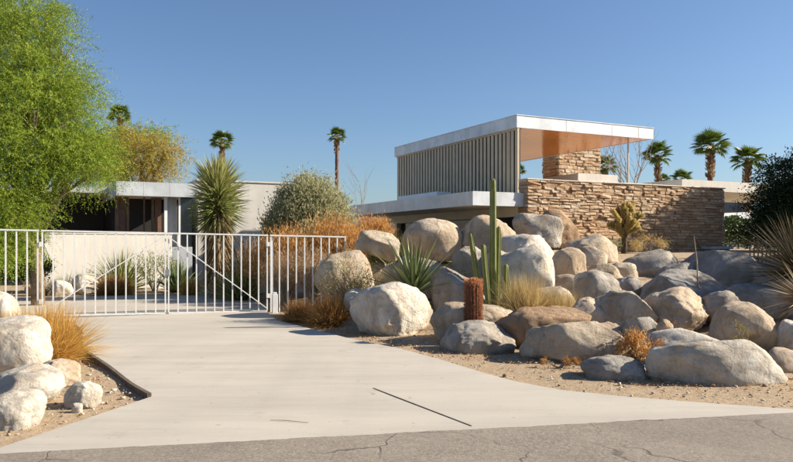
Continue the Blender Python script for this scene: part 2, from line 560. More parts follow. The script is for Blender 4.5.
def leaf_mat(name, c1, c2, trans=0.35, rough=0.55, c3=None):
    m, nt, b = new_mat(name)
    N = NT(nt)
    at = N.n('ShaderNodeAttribute', attribute_name='tint')
    stops = [(0.1, c1), (0.9, c2)] if c3 is None else [(0.05, c1), (0.5, c2), (0.95, c3)]
    col = N.ramp(at.outputs['Fac'], stops)
    N.l(col, b.inputs['Base Color'])
    b.inputs['Roughness'].default_value = rough
    b.inputs['Specular IOR Level'].default_value = 0.3
    tr = N.n('ShaderNodeBsdfTranslucent')
    N.l(col, tr.inputs['Color'])
    mx = N.n('ShaderNodeMixShader')
    mx.inputs[0].default_value = trans
    N.l(b.outputs[0], mx.inputs[1])
    N.l(tr.outputs[0], mx.inputs[2])
    N.l(mx.outputs[0], nt.nodes['Material Output'].inputs['Surface'])
    return m


M['concrete'] = concrete_mat()
M['asphalt'] = asphalt_mat()
M['sand'] = sand_mat()
M['rock'] = rock_mat()
M['stone'] = stone_mat()
M['leaf_bright'] = leaf_mat('bright_green_leaflets', (0.06, 0.115, 0.010), (0.22, 0.315, 0.028), 0.36, c3=(0.37, 0.40, 0.055))
M['leaf_mesq'] = leaf_mat('yellow_brown_leaflets', (0.36, 0.22, 0.05), (0.30, 0.29, 0.05), 0.45, c3=(0.52, 0.33, 0.08))
M['leaf_dark'] = leaf_mat('dark_green_leaves', (0.012, 0.024, 0.007), (0.035, 0.065, 0.016), 0.15, 0.45)
M['leaf_hedge'] = leaf_mat('hedge_leaves', (0.02, 0.045, 0.010), (0.06, 0.11, 0.02), 0.25, 0.45)
M['leaf_grey'] = leaf_mat('grey_green_leaves', (0.27, 0.265, 0.13), (0.47, 0.455, 0.275), 0.4, 0.7)
M['leaf_palm'] = leaf_mat('palm_fronds', (0.06, 0.10, 0.018), (0.16, 0.22, 0.04), 0.35, 0.4)
M['leaf_yucca'] = leaf_mat('yucca_leaves', (0.075, 0.095, 0.025), (0.22, 0.245, 0.075), 0.25, 0.4, c3=(0.38, 0.37, 0.14))
M['leaf_agave'] = leaf_mat('agave_blades', (0.055, 0.09, 0.03), (0.20, 0.235, 0.09), 0.12, 0.4)
M['grass_gold'] = leaf_mat('golden_dry_grass', (0.42, 0.22, 0.045), (0.60, 0.36, 0.08), 0.4, 0.7, c3=(0.68, 0.48, 0.17))
M['grass_straw'] = leaf_mat('straw_dry_grass', (0.36, 0.24, 0.09), (0.52, 0.38, 0.16), 0.35, 0.7, c3=(0.62, 0.50, 0.26))
M['grass_rust'] = leaf_mat('rusty_dry_grass', (0.20, 0.09, 0.03), (0.42, 0.20, 0.055), 0.35, 0.7, c3=(0.58, 0.35, 0.12))
M['grass_pink'] = leaf_mat('pinkish_brown_twigs', (0.28, 0.17, 0.10), (0.46, 0.31, 0.18), 0.35, 0.8, c3=(0.56, 0.42, 0.26))
M['grass_orange'] = leaf_mat('orange_seed_heads', (0.34, 0.17, 0.06), (0.60, 0.30, 0.075), 0.45, 0.7, c3=(0.72, 0.52, 0.25))
M['creosote'] = leaf_mat('olive_twiggy_shrub', (0.15, 0.12, 0.035), (0.26, 0.22, 0.07), 0.25, 0.7, c3=(0.34, 0.25, 0.10))
M['dead_leaf'] = leaf_mat('dead_spiky_leaves', (0.14, 0.095, 0.05), (0.32, 0.22, 0.11), 0.2, 0.7, c3=(0.46, 0.36, 0.21))
M['sotol'] = leaf_mat('tan_spiky_leaves', (0.07, 0.06, 0.03), (0.20, 0.15, 0.07), 0.15, 0.5, c3=(0.40, 0.30, 0.16))
M['spine_red'] = leaf_mat('red_cactus_spines', (0.26, 0.09, 0.045), (0.48, 0.20, 0.09), 0.4, 0.7, c3=(0.60, 0.33, 0.17))
M['spine_pale'] = leaf_mat('pale_cholla_spines', (0.40, 0.28, 0.08), (0.66, 0.52, 0.19), 0.5, 0.6, c3=(0.80, 0.70, 0.36))
M['cactus'] = plain('cactus_skin', (0.16, 0.18, 0.035), 0.55, 0.25, 6, 0.3, 30)
M['cactus_rib'] = plain('cactus_rib_edge', (0.30, 0.31, 0.12), 0.6, 0.2, 10)
M['barrel'] = plain('barrel_cactus_flesh', (0.13, 0.07, 0.04), 0.8, 0.3, 12)
M['cholla'] = plain('cholla_flesh', (0.20, 0.14, 0.05), 0.8, 0.3, 12, 0.6, 60)
M['chollatrunk'] = plain('cholla_trunk', (0.09, 0.055, 0.03), 0.9, 0.3, 12, 0.6, 40)


# ------------------------------------------------------------------ vectorised blades and leaves
def unit(a):
    return a / np.maximum(np.linalg.norm(a, axis=-1, keepdims=True), 1e-9)


def mesh_from_np(name, v, f_flat, size, tint_pt):
    me = bpy.data.meshes.new(name)
    nv, nf = len(v), len(f_flat) // size
    me.vertices.add(nv)
    me.vertices.foreach_set('co', v.astype(np.float32).ravel())
    me.loops.add(nf * size)
    me.loops.foreach_set('vertex_index', f_flat.astype(np.int32))
    me.polygons.add(nf)
    me.polygons.foreach_set('loop_start', np.arange(nf, dtype=np.int32) * size)
    at = me.attributes.new('tint', 'FLOAT', 'POINT')
    at.data.foreach_set('value', tint_pt.astype(np.float32))
    me.update(calc_edges=True)
    return me


def leaves_mesh(name, c, d, length, width, tint=None, fold=None):
    """leaf quads (diamonds) starting at c along d"""
    n = len(c)
    d = unit(d)
    r = unit(RNG.normal(size=(n, 3)))
    s = unit(np.cross(d, r))
    L = np.broadcast_to(np.asarray(length, float), (n,))[:, None]
    W = np.broadcast_to(np.asarray(width, float), (n,))[:, None]
    v = np.empty((n, 4, 3))
    v[:, 0] = c
    v[:, 1] = c + d * L * 0.45 + s * W * 0.5
    v[:, 2] = c + d * L
    v[:, 3] = c + d * L * 0.45 - s * W * 0.5
    if tint is None: tint = RNG.random(n)
    return mesh_from_np(name, v.reshape(-1, 3), np.arange(n * 4), 4, np.repeat(np.clip(tint, 0, 1), 4))


def blades_mesh(name, base, d0, length, width, droop, tint=None, seg=3, side=None, lift=0.0):
    """curved tapering blades: base (n,3), start direction d0, bending down by droop"""
    n = len(base)
    d0 = unit(d0)
    L = np.broadcast_to(np.asarray(length, float), (n,))
    W = np.broadcast_to(np.asarray(width, float), (n,))
    D = np.broadcast_to(np.asarray(droop, float), (n,))
    if side is None:
        r = unit(RNG.normal(size=(n, 3)))
        side = unit(np.cross(d0, r))
    pts = [base]
    d = d0.copy()
    p = base.copy()
    for k in range(seg):
        p = p + d * (L / seg)[:, None]
        pts.append(p)
        d = d.copy()
        d[:, 2] -= D / seg
        d = unit(d)
    v = np.empty((n, 2 * seg + 1, 3))
    for k in range(seg):
        w = (W * (1 - (k / seg) ** 1.6) * 0.5)[:, None]
        v[:, 2 * k] = pts[k] - side * w
        v[:, 2 * k + 1] = pts[k] + side * w
    v[:, 2 * seg] = pts[seg]
    st = 2 * seg + 1
    tri = []
    for k in range(seg - 1):
        a = 2 * k
        tri += [(a, a + 1, a + 3), (a, a + 3, a + 2)]
    tri.append((2 * seg - 2, 2 * seg - 1, 2 * seg))
    tri = np.array(tri)
    f = (np.arange(n)[:, None, None] * st + tri[None]).reshape(-1)
    if tint is None: tint = RNG.random(n)
    return mesh_from_np(name, v.reshape(-1, 3), f, 3, np.repeat(np.clip(tint, 0, 1), st))


def dirs_cone(n, lo, hi):
    """random directions with polar angle lo..hi degrees from +Z"""
    a = RNG.random(n) * 2 * PI
    t = np.radians(lo + (hi - lo) * RNG.random(n))
    return np.stack([np.sin(t) * np.cos(a), np.sin(t) * np.sin(a), np.cos(t)], 1)


# ------------------------------------------------------------------ ground, driveway, road
def make_ground():
    xs = sorted(set([-6000, -2500, -1000, -400, -150, -60, -35, -22] + list(np.arange(-14, 18.01, 0.22)) + [22, 35, 60, 150, 400, 1000, 2500, 6000]))
    ys = sorted(set([-60, -20, -5, 0, 2] + list(np.arange(4, 16, 0.16)) + list(np.arange(16, 27, 0.3)) + [28, 32, 40, 60, 100, 200, 500, 1200, 3000, 8000]))
    v, f = [], []
    for y in ys:
        for x in xs:
            z = ground_z(x, y)
            if -13 < x < 17 and 4 < y < 26:
                z += 0.018 * noise.noise((x * 1.7, y * 1.7, 0)) + 0.010 * noise.noise((x * 6, y * 6, 3))
                z -= 0.012
            v.append((x, y, z))
    nx = len(xs)
    for j in range(len(ys) - 1):
        for i in range(nx - 1):
            a = j * nx + i
            f.append((a, a + 1, a + 1 + nx, a + nx))
    me = bpy.data.meshes.new('ground')
    me.from_pydata(v, [], f)
    o = link('ground', me, M['sand'], smooth=True)
    tag(o, kind='structure')


make_ground()


def sheet(name, poly, mat, dz, skirt, steps=0.5, jitter=0.0):
    bm = bmesh.new()
    vs = [bm.verts.new((x, y, 0)) for x, y in poly]
    bm.faces.new(vs)
    y0, y1 = min(p[1] for p in poly), max(p[1] for p in poly)
    y = y0 + steps
    while y < y1:
        bmesh.ops.bisect_plane(bm, geom=bm.verts[:] + bm.edges[:] + bm.faces[:], plane_co=(0, y, 0), plane_no=(0, 1, 0))
        y += steps
    for v in bm.verts: v.co.z = base_z(v.co.x, v.co.y) + dz
    edges = [e for e in bm.edges if e.is_boundary]
    r = bmesh.ops.extrude_edge_only(bm, edges=edges)
    for v in r['geom']:
        if isinstance(v, bmesh.types.BMVert): v.co.z -= skirt
    bmesh.ops.recalc_face_normals(bm, faces=bm.faces[:])
    me = bpy.data.meshes.new(name)
    bm.to_mesh(me)
    bm.free()
    o = link(name, me, mat)
    return tag(o, kind='structure')


def road_y(x): return 5.61 + 0.198 * (x - 0.03)


drive_poly = [(-2.95, road_y(-2.95) - .12)]
n = 40
for i in range(n + 1):
    x = lerp(-2.7, 4.0, i / n)
    drive_poly.append((x, road_y(x) - 0.12))
drive_poly += [(2.9, 6.68), (2.2, 6.98), (1.646, 7.29), (1.25, 7.75), (0.956, 8.29), (0.55, 9.15), (0.05, 10.05), (-0.70, 11.05),
               (-1.55, 12.45), (-2.25, 13.6), (-2.75, 15.3), (-2.95, 16.3), (-3.3, 17.5), (-3.9, 18.7), (-5.0, 19.6),
               (-7.0, 19.7), (-9.0, 19.2), (-14, 17.6), (-14, 12.0), (-9.0, 13.1), (-6.75, 13.75), (-5.95, 13.3), (-5.3, 12.2), (-4.34, 10.05), (-2.36, 6.98)]
drive = sheet('driveway', drive_poly, M['concrete'], 0.03, 0.12)

road_poly = [(-60, -4), (60, -4), (60, road_y(60))]
for i in range(420):
    x = lerp(9, -9, i / 419)
    road_poly.append((x, road_y(x) + 0.024 * noise.noise((x * 2.3, 5, 0)) + 0.018 * noise.noise((x * 9, 1, 0)) + 0.012 * noise.noise((x * 27, 2, 0))))
road_poly += [(-60, road_y(-60))]
road_poly = [(x, max(y, -3.9)) if i > 1 else (x, y) for i, (x, y) in enumerate(road_poly)]
sheet('road', road_poly, M['asphalt'], 0.036, 0.06, 3.0)

# control joints in the concrete: shallow dark strips
M['faint_joint'] = plain('faint_joint_dirt', (0.30, 0.27, 0.23), 0.95, 0.2, 10)
M['joint'] = plain('joint_dirt', (0.085, 0.068, 0.05), 0.95, 0.2, 10)
for a, b, w in (((-0.235, 7.36), (0.605, 5.84), 0.012),):
    d = Vector((b[0] - a[0], b[1] - a[1]))
    o = MB().bar((a[0], a[1], base_z(*a) + 0.0312), (b[0], b[1], base_z(*b) + 0.0312), w, 0.006).build('control_joint', M['joint'] if w > 0.01 else M['faint_joint'], drive)

# edging board along the left sand bed
ea, eb = (-4.36, 10.0), (-2.38, 6.99)
edge = MB()
pts = []
for i in range(14):
    t = i / 13
    pts.append((lerp(ea[0], eb[0], t) - 0.015 * math.sin(t * 9), lerp(ea[1], eb[1], t), base_z(0, lerp(ea[1], eb[1], t)) - 0.01 + 0.012 * math.sin(t * 7)))
for p, q in zip(pts, pts[1:]):
    edge.bar(p, q, 0.042, 0.12)
o = edge.build('edging_board', M['edging'])
tag(o, 'weathered dark wooden edging board between sand bed and driveway', 'edging board')

# pebbles and leaf litter on the sand: uncountable
def litter():
    bm = bmesh.new()
    tmp = bmesh.new()
    bmesh.ops.create_icosphere(tmp, subdivisions=1, radius=1)
    tv = np.array([v.co[:] for v in tmp.verts])
    tf = np.array([[v.index for v in f.verts] for f in tmp.faces])
    tmp.free()
    bm.free()
    V, F, T = [], [], []
    k = 0
    while k < 9500:
        if RNG.random() < 0.4:
            x, y = RNG.uniform(-6.5, -2.2), RNG.uniform(4.2, 11)
            t = (y - 6.98) / (10.05 - 6.98)
            if y > 6.98 and x > lerp(-2.42, -4.4, t): continue
            if y <= 6.98 and x > -2.42 - (6.98 - y) * 0.42: continue
        else:
            x, y = RNG.uniform(-1.9, 7.5), RNG.uniform(6.5, 12.5)
            xe = [(-2.25, 13.6), (-0.70, 11.05), (0.05, 10.05), (0.956, 8.29), (1.646, 7.29), (3.6, 6.45), (8, 6.5)]
            if y < np.interp(x, [p[0] for p in xe], [p[1] for p in xe]) + 0.06: continue
        s = 0.004 + 0.013 * RNG.random() ** 3
        if RNG.random() < 0.025: s *= 2.2
        sq = np.array([1, 0.6 + 0.8 * RNG.random(), 0.4 + 0.4 * RNG.random()]) * s
        a = RNG.random() * 6.28
        R = np.array([[math.cos(a), -math.sin(a), 0], [math.sin(a), math.cos(a), 0], [0, 0, 1]])
        V.append((tv * sq * (1 + 0.25 * RNG.normal(size=(len(tv), 1)))) @ R.T + np.array([x, y, ground_z(x, y) + s * 0.2]))
        F.append(tf + k * len(tv))
        T.append(np.full(len(tv), RNG.random()))
        k += 1
    me = mesh_from_np('gravel', np.concatenate(V), np.concatenate(F).ravel(), 3, np.concatenate(T))
    gm, nt, b = new_mat('pebble')
    N = NT(nt)
    at = N.n('ShaderNodeAttribute', attribute_name='tint')
    N.l(N.ramp(at.outputs['Fac'], [(0.0, (0.13, 0.085, 0.05)), (0.5, (0.38, 0.29, 0.19)), (1.0, (0.55, 0.48, 0.38))]), b.inputs['Base Color'])
    b.inputs['Roughness'].default_value = 0.95
    o = link('gravel', me, gm)
    tag(o, 'small loose pebbles and grit scattered over the sandy ground', 'gravel', kind='stuff')


litter()


def leaf_litter():
    n = 2600
    x = RNG.uniform(-1.9, 6.5, n)
    y = np.interp(x, FRONT_X, FRONT_Y) + 0.15 + RNG.normal(size=n) * 0.22
    k = n // 6
    x[:k] = RNG.uniform(-5.2, -3.0, k)
    y[:k] = RNG.uniform(6.2, 9.8, k)
    ok = (np.arange(n) >= k) | (x < np.interp(y, [6.98, 10.05], [-2.5, -4.5]))
    x, y = x[ok], y[ok]
    z = np.array([ground_z(a, b) + 0.012 for a, b in zip(x, y)])
    d = np.stack([RNG.normal(size=len(x)), RNG.normal(size=len(x)), 0.15 * RNG.normal(size=len(x))], 1)
    me = leaves_mesh('leaf_litter', np.stack([x, y, z], 1), d, 0.02 + 0.05 * RNG.random(len(x)) ** 2, 0.009)
    tag(link('leaf_litter', me, M['grass_rust']), 'fallen dry leaves and bits of straw along the foot of the boulders', 'leaf litter', kind='stuff')


leaf_litter()

# far hills
def hills():
    v, f = [], []
    n = 240
    for i in range(n + 1):
        x = lerp(-4200, 4200, i / n)
        h = 175 + 45 * noise.noise((x * 0.0016, 0.3, 0)) + 22 * noise.noise((x * 0.006, 2.3, 0)) + 8 * noise.noise((x * 0.02, 4.3, 0))
        for k, t in enumerate((0, 0.35, 0.7, 1.0, 0.0)):
            yy = 2600 + k * 220 + 40 * noise.noise((x * 0.004, k, 0))
            v.append((x, yy, -2 if k in (0, 4) else h * t * (1 + 0.15 * noise.noise((x * 0.01, k * 3, 1)))))
    for i in range(n):
        for k in range(4):
            a = i * 5 + k
            f.append((a, a + 5, a + 6, a + 1))
    me = bpy.data.meshes.new('hills')
    me.from_pydata(v, [], f)
    tag(link('hills', me, M['hill'], smooth=True), kind='structure')


hills()

# ------------------------------------------------------------------ the house (raised pavilion)
ANG = math.atan2(0.446, 0.895)
U = Vector((math.cos(ANG), math.sin(ANG), 0))
V_ = Vector((-math.sin(ANG), math.cos(ANG), 0))
P0 = Vector((3.495, 21.0, 0))


def uv(u, v, z=0.0): return P0 + U * u + V_ * v + Vector((0, 0, z))


# local house coordinates: x = along the sunlit front, y = into the depth
house = empty('modern_house', P0, ANG)
tag(house, 'modernist house with flat white roof, louvred side and orange wooden soffit', 'house')

RB, RT = 4.885, 5.24
roof = MB().box(0.02, 5.33, 0.02, 7.95, RB + 0.03, RT - 0.03).build('roof', M['white'], house)
MB().box(0.06, 5.29, 0.06, 7.91, RB + 0.012, RB + 0.03).build('soffit', M['soffit_wood'], roof)
fas = MB()
for a in (( -0.012, 5.362, -0.012, 0.02), (-0.012, 5.362, 7.95, 7.982)):
    fas.box(a[0], a[1], a[2], a[3], RB, RT)
fas.box(-0.012, 0.02, 0.0205, 7.9495, RB, RT).box(5.33, 5.362, 0.0205, 7.9495, RB, RT)
fas.build('fascia', M['fascia_metal'], roof)
MB().box(-0.03, 5.38, -0.03, 8.0, RT + 0.001, RT + 0.02).build('roof_edge_trim', M['fascia_metal'], roof)
# fascia sheet joints
for x in (1.8, 3.6, 4.72):
    MB().box(x, x + 0.012, -0.016, -0.0125, RB + 0.005, RT - 0.005).build('fascia_seam', M['soffit_white'], roof)

# louvres: vertical metal fins along the shaded side
fin = bpy.data.meshes.new('louver')
_mb = MB().box(-0.012, 0.012, -0.056, 0.056, 0, 1)
fin.from_pydata(_mb.v, [], _mb.f)
fin.materials.append(M['louver'])
LB_, LT_ = 2.93, RB - 0.05
nf = 38
for i in range(nf):
    v = lerp(0.14, 7.86, i / (nf - 1))
    a = math.radians(9 + random.uniform(-5, 6))
    if i == 2: a = math.radians(40)
    o = bpy.data.objects.new('louver', fin)
    COL.objects.link(o)
    o.parent = house
    o.location = (0.09, v, LB_)
    o.rotation_euler = (0, 0, a)
    o.scale = (1, 1, LT_ - LB_)
MB().box(0.05, 0.19, 0.02, 7.93, LT_ + 0.002, RB + 0.01).build('louver_head_rail', M['louver'], house)
MB().box(0.05, 0.19, 0.02, 7.93, LB_ - 0.05, LB_ - 0.002).build('louver_sill_rail', M['louver'], house)
MB().box(0.125, 0.15, 0.04, 7.90, LB_ - 0.04, LT_).build('louver_backing', M['dark'], house)  # near-black sheet; shade between the fins is put into its colour
MB().box(0.02, 0.08, 0.0, 0.05, LB_ - 0.05, RB + 0.01).build('corner_post', M['louver'], house)

# floor of the terrace, support below
MB().box(-0.20, 8.5, -0.93, 7.9, 2.55, 2.86).build('terrace_floor', M['soffit_white'], house)
MB().box(0.5, 8.4, -0.2, 7.8, -0.2, 2.548).build('lower_storey_wall', M['stucco'], house)
# slim roof column
MB().tube([(4.62, 0.35, 2.86), (4.62, 0.35, RB + 0.012)], 0.03, 12).build('roof_column', M['cream'], house, smooth=False)
# built-in white block on the terrace
MB().box(3.59, 5.34, 1.56, 3.41, 2.862, 3.85).build('terrace_parapet', M['stucco'], house, bevel=0.01)

# lower canopy
cano = MB().box(-2.27, -0.02, -1.2, 8.4, 2.54, 2.86).build('lower_canopy', M['white'], house)
MB().box(-2.20, -0.05, -1.13, 8.33, 2.522, 2.538).build('canopy_soffit', M['soffit_white'], cano)
cf = MB().box(-2.285, -2.272, -1.215, 8.4, 2.515, 2.885).box(-2.2715, -0.40, -1.215, -1.2015, 2.515, 2.885)
cf.build('canopy_fascia', M['fascia_metal'], cano)
MB().box(-0.9, -0.35, 3.1, 5.9, 2.862, 3.2).build('roof_vent_box', M['white'], cano, bevel=0.01)
beam = MB().box(-0.62, -0.42, -0.9, 7.8, 2.26, 2.521).build('canopy_beam', M['cream'], house)
MB().box(-0.42, -0.38, -0.9, 7.8, 0.3, 2.259).build('dark_glass_wall', M['glass'], house)
for v in (6.6,):
    MB().box(-0.60, -0.44, v, v + 0.14, 0.2, 2.259).build('canopy_post', M['cream'], house)


# stone-piece meshes, shared
def stone_variants(k=8):
    out = []
    for i in range(k):
        bm = bmesh.new()
        bmesh.ops.create_cube(bm, size=1)
        bmesh.ops.bevel(bm, geom=bm.edges[:], offset=0.06, segments=1, affect='EDGES')
        for v in bm.verts:
            v.co += Vector((random.uniform(-.05, .05), random.uniform(-.10, .10), random.uniform(-.09, .09)))
        me = bpy.data.meshes.new('stone')
        bm.to_mesh(me)
        bm.free()
        me.materials.append(M['stone'])
        out.append(me)
    return out


STONES = stone_variants(10)


def stone_colour():
    k = random.random()
    c = lerp(Vector((0.40, 0.275, 0.165)), Vector((0.55, 0.41, 0.275)), k)
    if random.random() < 0.14: c = Vector((0.40, 0.245, 0.14))
    if random.random() < 0.12: c = Vector((0.56, 0.45, 0.33))
    return (*c, 1)


def put_stone(parent, x, y, z, sx, sy, sz):
    o = bpy.data.objects.new('stone', random.choice(STONES))
    COL.objects.link(o)
    o.parent = parent
    o.location = (x, y, z)
    o.scale = (sx, sy, sz)
    o.rotation_euler = (random.uniform(-.05, .05), random.uniform(-.02, .02), random.uniform(-.05, .05))
    o.color = stone_colour()
    return o


def courses(z0, z1, lo, hi):
    zs = [z1]
    while zs[-1] > z0:
        zs.append(zs[-1] - random.uniform(lo, hi))
    return zs


# stone wall in front of the terrace
swall = empty('stone_wall', uv(-0.63, -1.36), ANG)
tag(swall, 'coursed tan sandstone wall rising behind the boulders', 'wall')
WL, WT, WTOP = 7.66, 0.40, 3.25
MB().box(0.05, WL - 0.05, 0.05, WT, 0.2, WTOP - 0.01).build('wall_core', M['mortar'], swall)
cop = MB()
xx = -0.02
while xx < WL:
    ln = min(random.uniform(0.7, 1.2), WL + 0.02 - xx)
    if WL + 0.02 - (xx + ln) < 0.3: ln = WL + 0.02 - xx
    MB().box(xx, xx + ln - 0.008, -0.02 + random.uniform(-.012, .012), WT + 0.02, WTOP - 0.006, WTOP + 0.028 + random.uniform(-.006, .006)).build('coping_stone', M['coping'], swall, bevel=0.006)
    xx += ln
zs = courses(0.8, WTOP - 0.008, 0.055, 0.105)
n_parts = 0
rest = []
for zt, zb in zip(zs, zs[1:]):
    h = zt - zb
    zc = (zt + zb) / 2
    # corner stone spanning the end
    x = 0.0
    ln0 = random.uniform(0.28, 0.5)
    rows = [(x + ln0 / 2 - 0.01, 0.20, zc, ln0, WT, h - 0.007)]
    x += ln0 + 0.008
    while x < WL - 0.02:
        ln = random.uniform(0.16, 0.46) * (1.0 if h > 0.10 else 1.15)
        ln = min(ln, WL - x)
        if WL - (x + ln) < 0.16: ln = WL - x
        pro = random.uniform(-0.018, 0.018) + (0.03 if random.random() < 0.15 else 0)
        rows.append((x + ln / 2, 0.11 - pro / 2, zc, ln - 0.010, 0.20 + pro, h - 0.007))
        x += ln
    for r in rows:
        if n_parts < 298:
            put_stone(swall, *r)
            n_parts += 1
        else:
            rest.append(r)
bm = bmesh.new()
for r in rest:
    me = random.choice(STONES)
    t = bmesh.new()
    t.from_mesh(me)
    t.transform(Matrix.Translation(r[:3]) @ Matrix.Diagonal((*r[3:], 1)))
    tm = bpy.data.meshes.new('t')
    t.to_mesh(tm)
    t.free()
    bm.from_mesh(tm)
    bpy.data.meshes.remove(tm)
rm = bpy.data.meshes.new('lower_stones')
bm.to_mesh(rm)
bm.free()
_nv = len(rm.vertices) // max(1, len(rest))
_at = rm.attributes.new('tint', 'FLOAT', 'POINT')
_at.data.foreach_set('value', np.repeat(0.03 + 0.97 * RNG.random(len(rest)), _nv).astype(np.float32))
rm.materials.append(M['stone'])
o = link('lower_stones', rm, None, swall)
o.color = (0.47, 0.335, 0.215, 1)
o['kind'] = 'stuff'
print('wall stones', n_parts, len(rest))

# chimney of the same stone beyond the roof edge
CH = (5.52, 7.63, 4.96, 5.88)
chim = MB().box(CH[0] + .04, CH[1] - .04, CH[2] + .04, CH[3] - .04, 2.5, 5.30).build('chimney', M['mortar'], house)
for zt, zb in zip(*(lambda c: (c, c[1:]))(courses(3.5, 5.32, 0.10, 0.15))):
    h = zt - zb
    zc = (zt + zb) / 2
    x = CH[0]
    while x < CH[1] - 0.02:
        ln = min(random.uniform(0.25, 0.6), CH[1] - x)
        if CH[1] - x - ln < 0.16: ln = CH[1] - x
        pro = random.uniform(-0.01, 0.04)
        put_stone(chim, x + ln / 2, CH[2] + 0.05 - pro, zc, ln - 0.01, 0.16, h - 0.012)
        x += ln
    y = CH[2] + 0.12
    while y < CH[3] - 0.02:
        ln = min(random.uniform(0.25, 0.5), CH[3] - y)
        if CH[3] - y - ln < 0.16: ln = CH[3] - y
        put_stone(chim, CH[0] + 0.04 - random.uniform(-0.01, .02), y + ln / 2, zc, 0.14, ln - 0.01, h - 0.012)
        y += ln

# low roof to the right, behind the stone wall
annex = empty('flat_roofed_annex', uv(9.08, 2.18), ANG)
tag(annex, 'low flat white roof on posts beyond the end of the stone wall', 'building')
MB().box(0.03, 9.5, 0.03, 5.0, 3.54, 3.90).build('roof', M['white'], annex)
MB().box(-0.0, 9.53, -0.0, 0.029, 3.52, 3.92).box(0.0, 0.029, 0.0295, 5.0, 3.52, 3.92).build('fascia', M['stucco'], annex)
MB().box(0.05, 9.48, 0.05, 4.95, 3.525, 3.539).build('soffit', M['soffit_white'], annex)
for x in (0.4, 4.6, 9.0):
    MB().box(x, x + 0.12, 3.9, 4.02, 0.3, 3.524).build('post', M['white'], annex)
MB().box(0.2, 2.2, 3.0, 3.2, 0.3, 3.524).build('wall', M['stucco'], annex)

# pool house further back on the right
pool = empty('pool_house', (17.3, 39.0, 0), ANG * 0.6)
tag(pool, 'distant low building with white fascia and pale green wall beyond the hedge', 'building')
MB().box(0, 9.0, 0, 4, 2.2, 2.62).build('lower_fascia', M['white'], pool)
MB().box(0.2, 8.8, 0.5, 3.9, 0, 2.199).build('wall', M['pool_wall'], pool)
MB().box(-0.6, 9.5, 1.0, 5, 2.9, 3.28).build('roof', M['white'], pool)
MB().box(0.4, 9.0, 1.4, 4.6, 2.621, 2.899).build('clerestory', M['glass'], pool)
for x in (1.6, 3.0, 4.4):
    MB().box(x, x + 0.05, 0.46, 0.499, 0.1, 2.19).build('wall_batten', M['stucco'], pool)

# ------------------------------------------------------------------ left wing with carport
WC = P(117, 181, 24.0)
wing = empty('house_wing', (WC.x, WC.y, 0), ANG)
tag(wing, 'low house wing with white fascia, curtained glass and dark open carport', 'house')
wt, wb = WC.z, WC.z - 0.47
MB().box(0.03, 2.6, 0.03, 7.0, wb + 0.03, wt - 0.02).build('roof', M['white'], wing)
MB().box(-0.02, 2.62, -0.02, 0.028, wb, wt).build('fascia', M['fascia_metal'], wing)
MB().box(-0.02, 0.028, 0.0285, 7.0, wb, wt).build('side_fascia', M['greywall'], wing)  # side away from the sun: shade painted as a darker grey than the front
MB().box(0.05, 2.55, 0.05, 6.9, wb + 0.012, wb + 0.028).build('soffit', M['soffit_white'], wing)
for x in (0.85, 1.7):
    MB().box(x, x + 0.012, -0.024, -0.0205, wb + 0.01, wt - 0.01).build('fascia_seam', M['soffit_white'], wing)
# second, lower roof over the carport to the left
MB().box(-9.5, -0.03, 2.6, 8.5, wt - 0.24, wt - 0.04).build('carport_roof', M['greywall'], wing)
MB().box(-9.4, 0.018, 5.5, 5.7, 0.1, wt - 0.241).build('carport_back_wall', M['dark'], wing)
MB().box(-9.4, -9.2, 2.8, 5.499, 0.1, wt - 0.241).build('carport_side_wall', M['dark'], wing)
# front wall pieces
xs0 = 0.08
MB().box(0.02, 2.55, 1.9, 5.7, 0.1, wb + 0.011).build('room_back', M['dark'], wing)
for i, (a, b) in enumerate(((0.02, 0.14), (0.40, 0.48), (0.95, 1.0), (1.22, 1.3), (1.33, 1.55))):
    MB().box(a, b, 0.9, 0.98, 0.1, wb + 0.011).build('wood_panel' if i in (0, 4) else 'door_frame', M['brownwood'], wing)
MB().box(0.15, 0.39, 1.0, 1.04, 0.1, wb + 0.011).build('wood_panel', M['brownwood'], wing)
MB().box(1.56, 1.66, 0.30, 0.40, 0.1, wb + 0.011).build('column', M['white'], wing)
MB().box(2.04, 2.10, 0.30, 0.36, 0.1, wb + 0.011).build('column', M['white'], wing)
cur = MB()
for k in range(16):
    x = 1.70 + k * 0.021
    cur.tube([(x, 0.62 + 0.02 * (k % 2), 1.2), (x, 0.62 + 0.02 * (k % 2), wb + 0.01)], 0.014, 6)
cur.build('curtain', M['curtain'], wing)
MB().box(2.11, 2.5, 0.40, 0.44, 1.4, wb + 0.011).build('window_glass', M['glass'], wing)
MB().box(1.67, 2.5, 0.28, 0.44, 0.1, 1.399).build('window_wall', M['greywall'], wing)

# low white garden wall in front of the wing
ga, gb = P(44, 290, 20.8), P(172, 290, 23.0)
gw = empty('garden_wall', (ga.x, ga.y, 0), math.atan2(gb.y - ga.y, gb.x - ga.x))
tag(gw, 'low white stucco garden wall behind the gate below the carport', 'wall')
gl = math.hypot(gb.x - ga.x, gb.y - ga.y)
MB().box(0, gl, 0, 0.2, 0.05, 1.79).build('wall_body', M['stucco'], gw, bevel=0.012)
MB().box(-0.02, gl + 0.02, -0.02, 0.22, 1.791, 1.83).build('wall_cap', M['stucco'], gw, bevel=0.01)

# pale block behind the yucca
bk = P(198, 179, 27.0)
blk = empty('pale_block_building', (bk.x, bk.y, 0), ANG)
tag(blk, 'plain pale windowless house block between the tall yucca and grey shrub', 'building')
MB().box(0, 4.7, 0, 5, 0.1, bk.z - 0.06).build('wall', M['stucco'], blk)
MB().box(-0.04, 4.74, -0.04, 5.04, bk.z - 0.059, bk.z).build('parapet_cap', M['stucco'], blk)

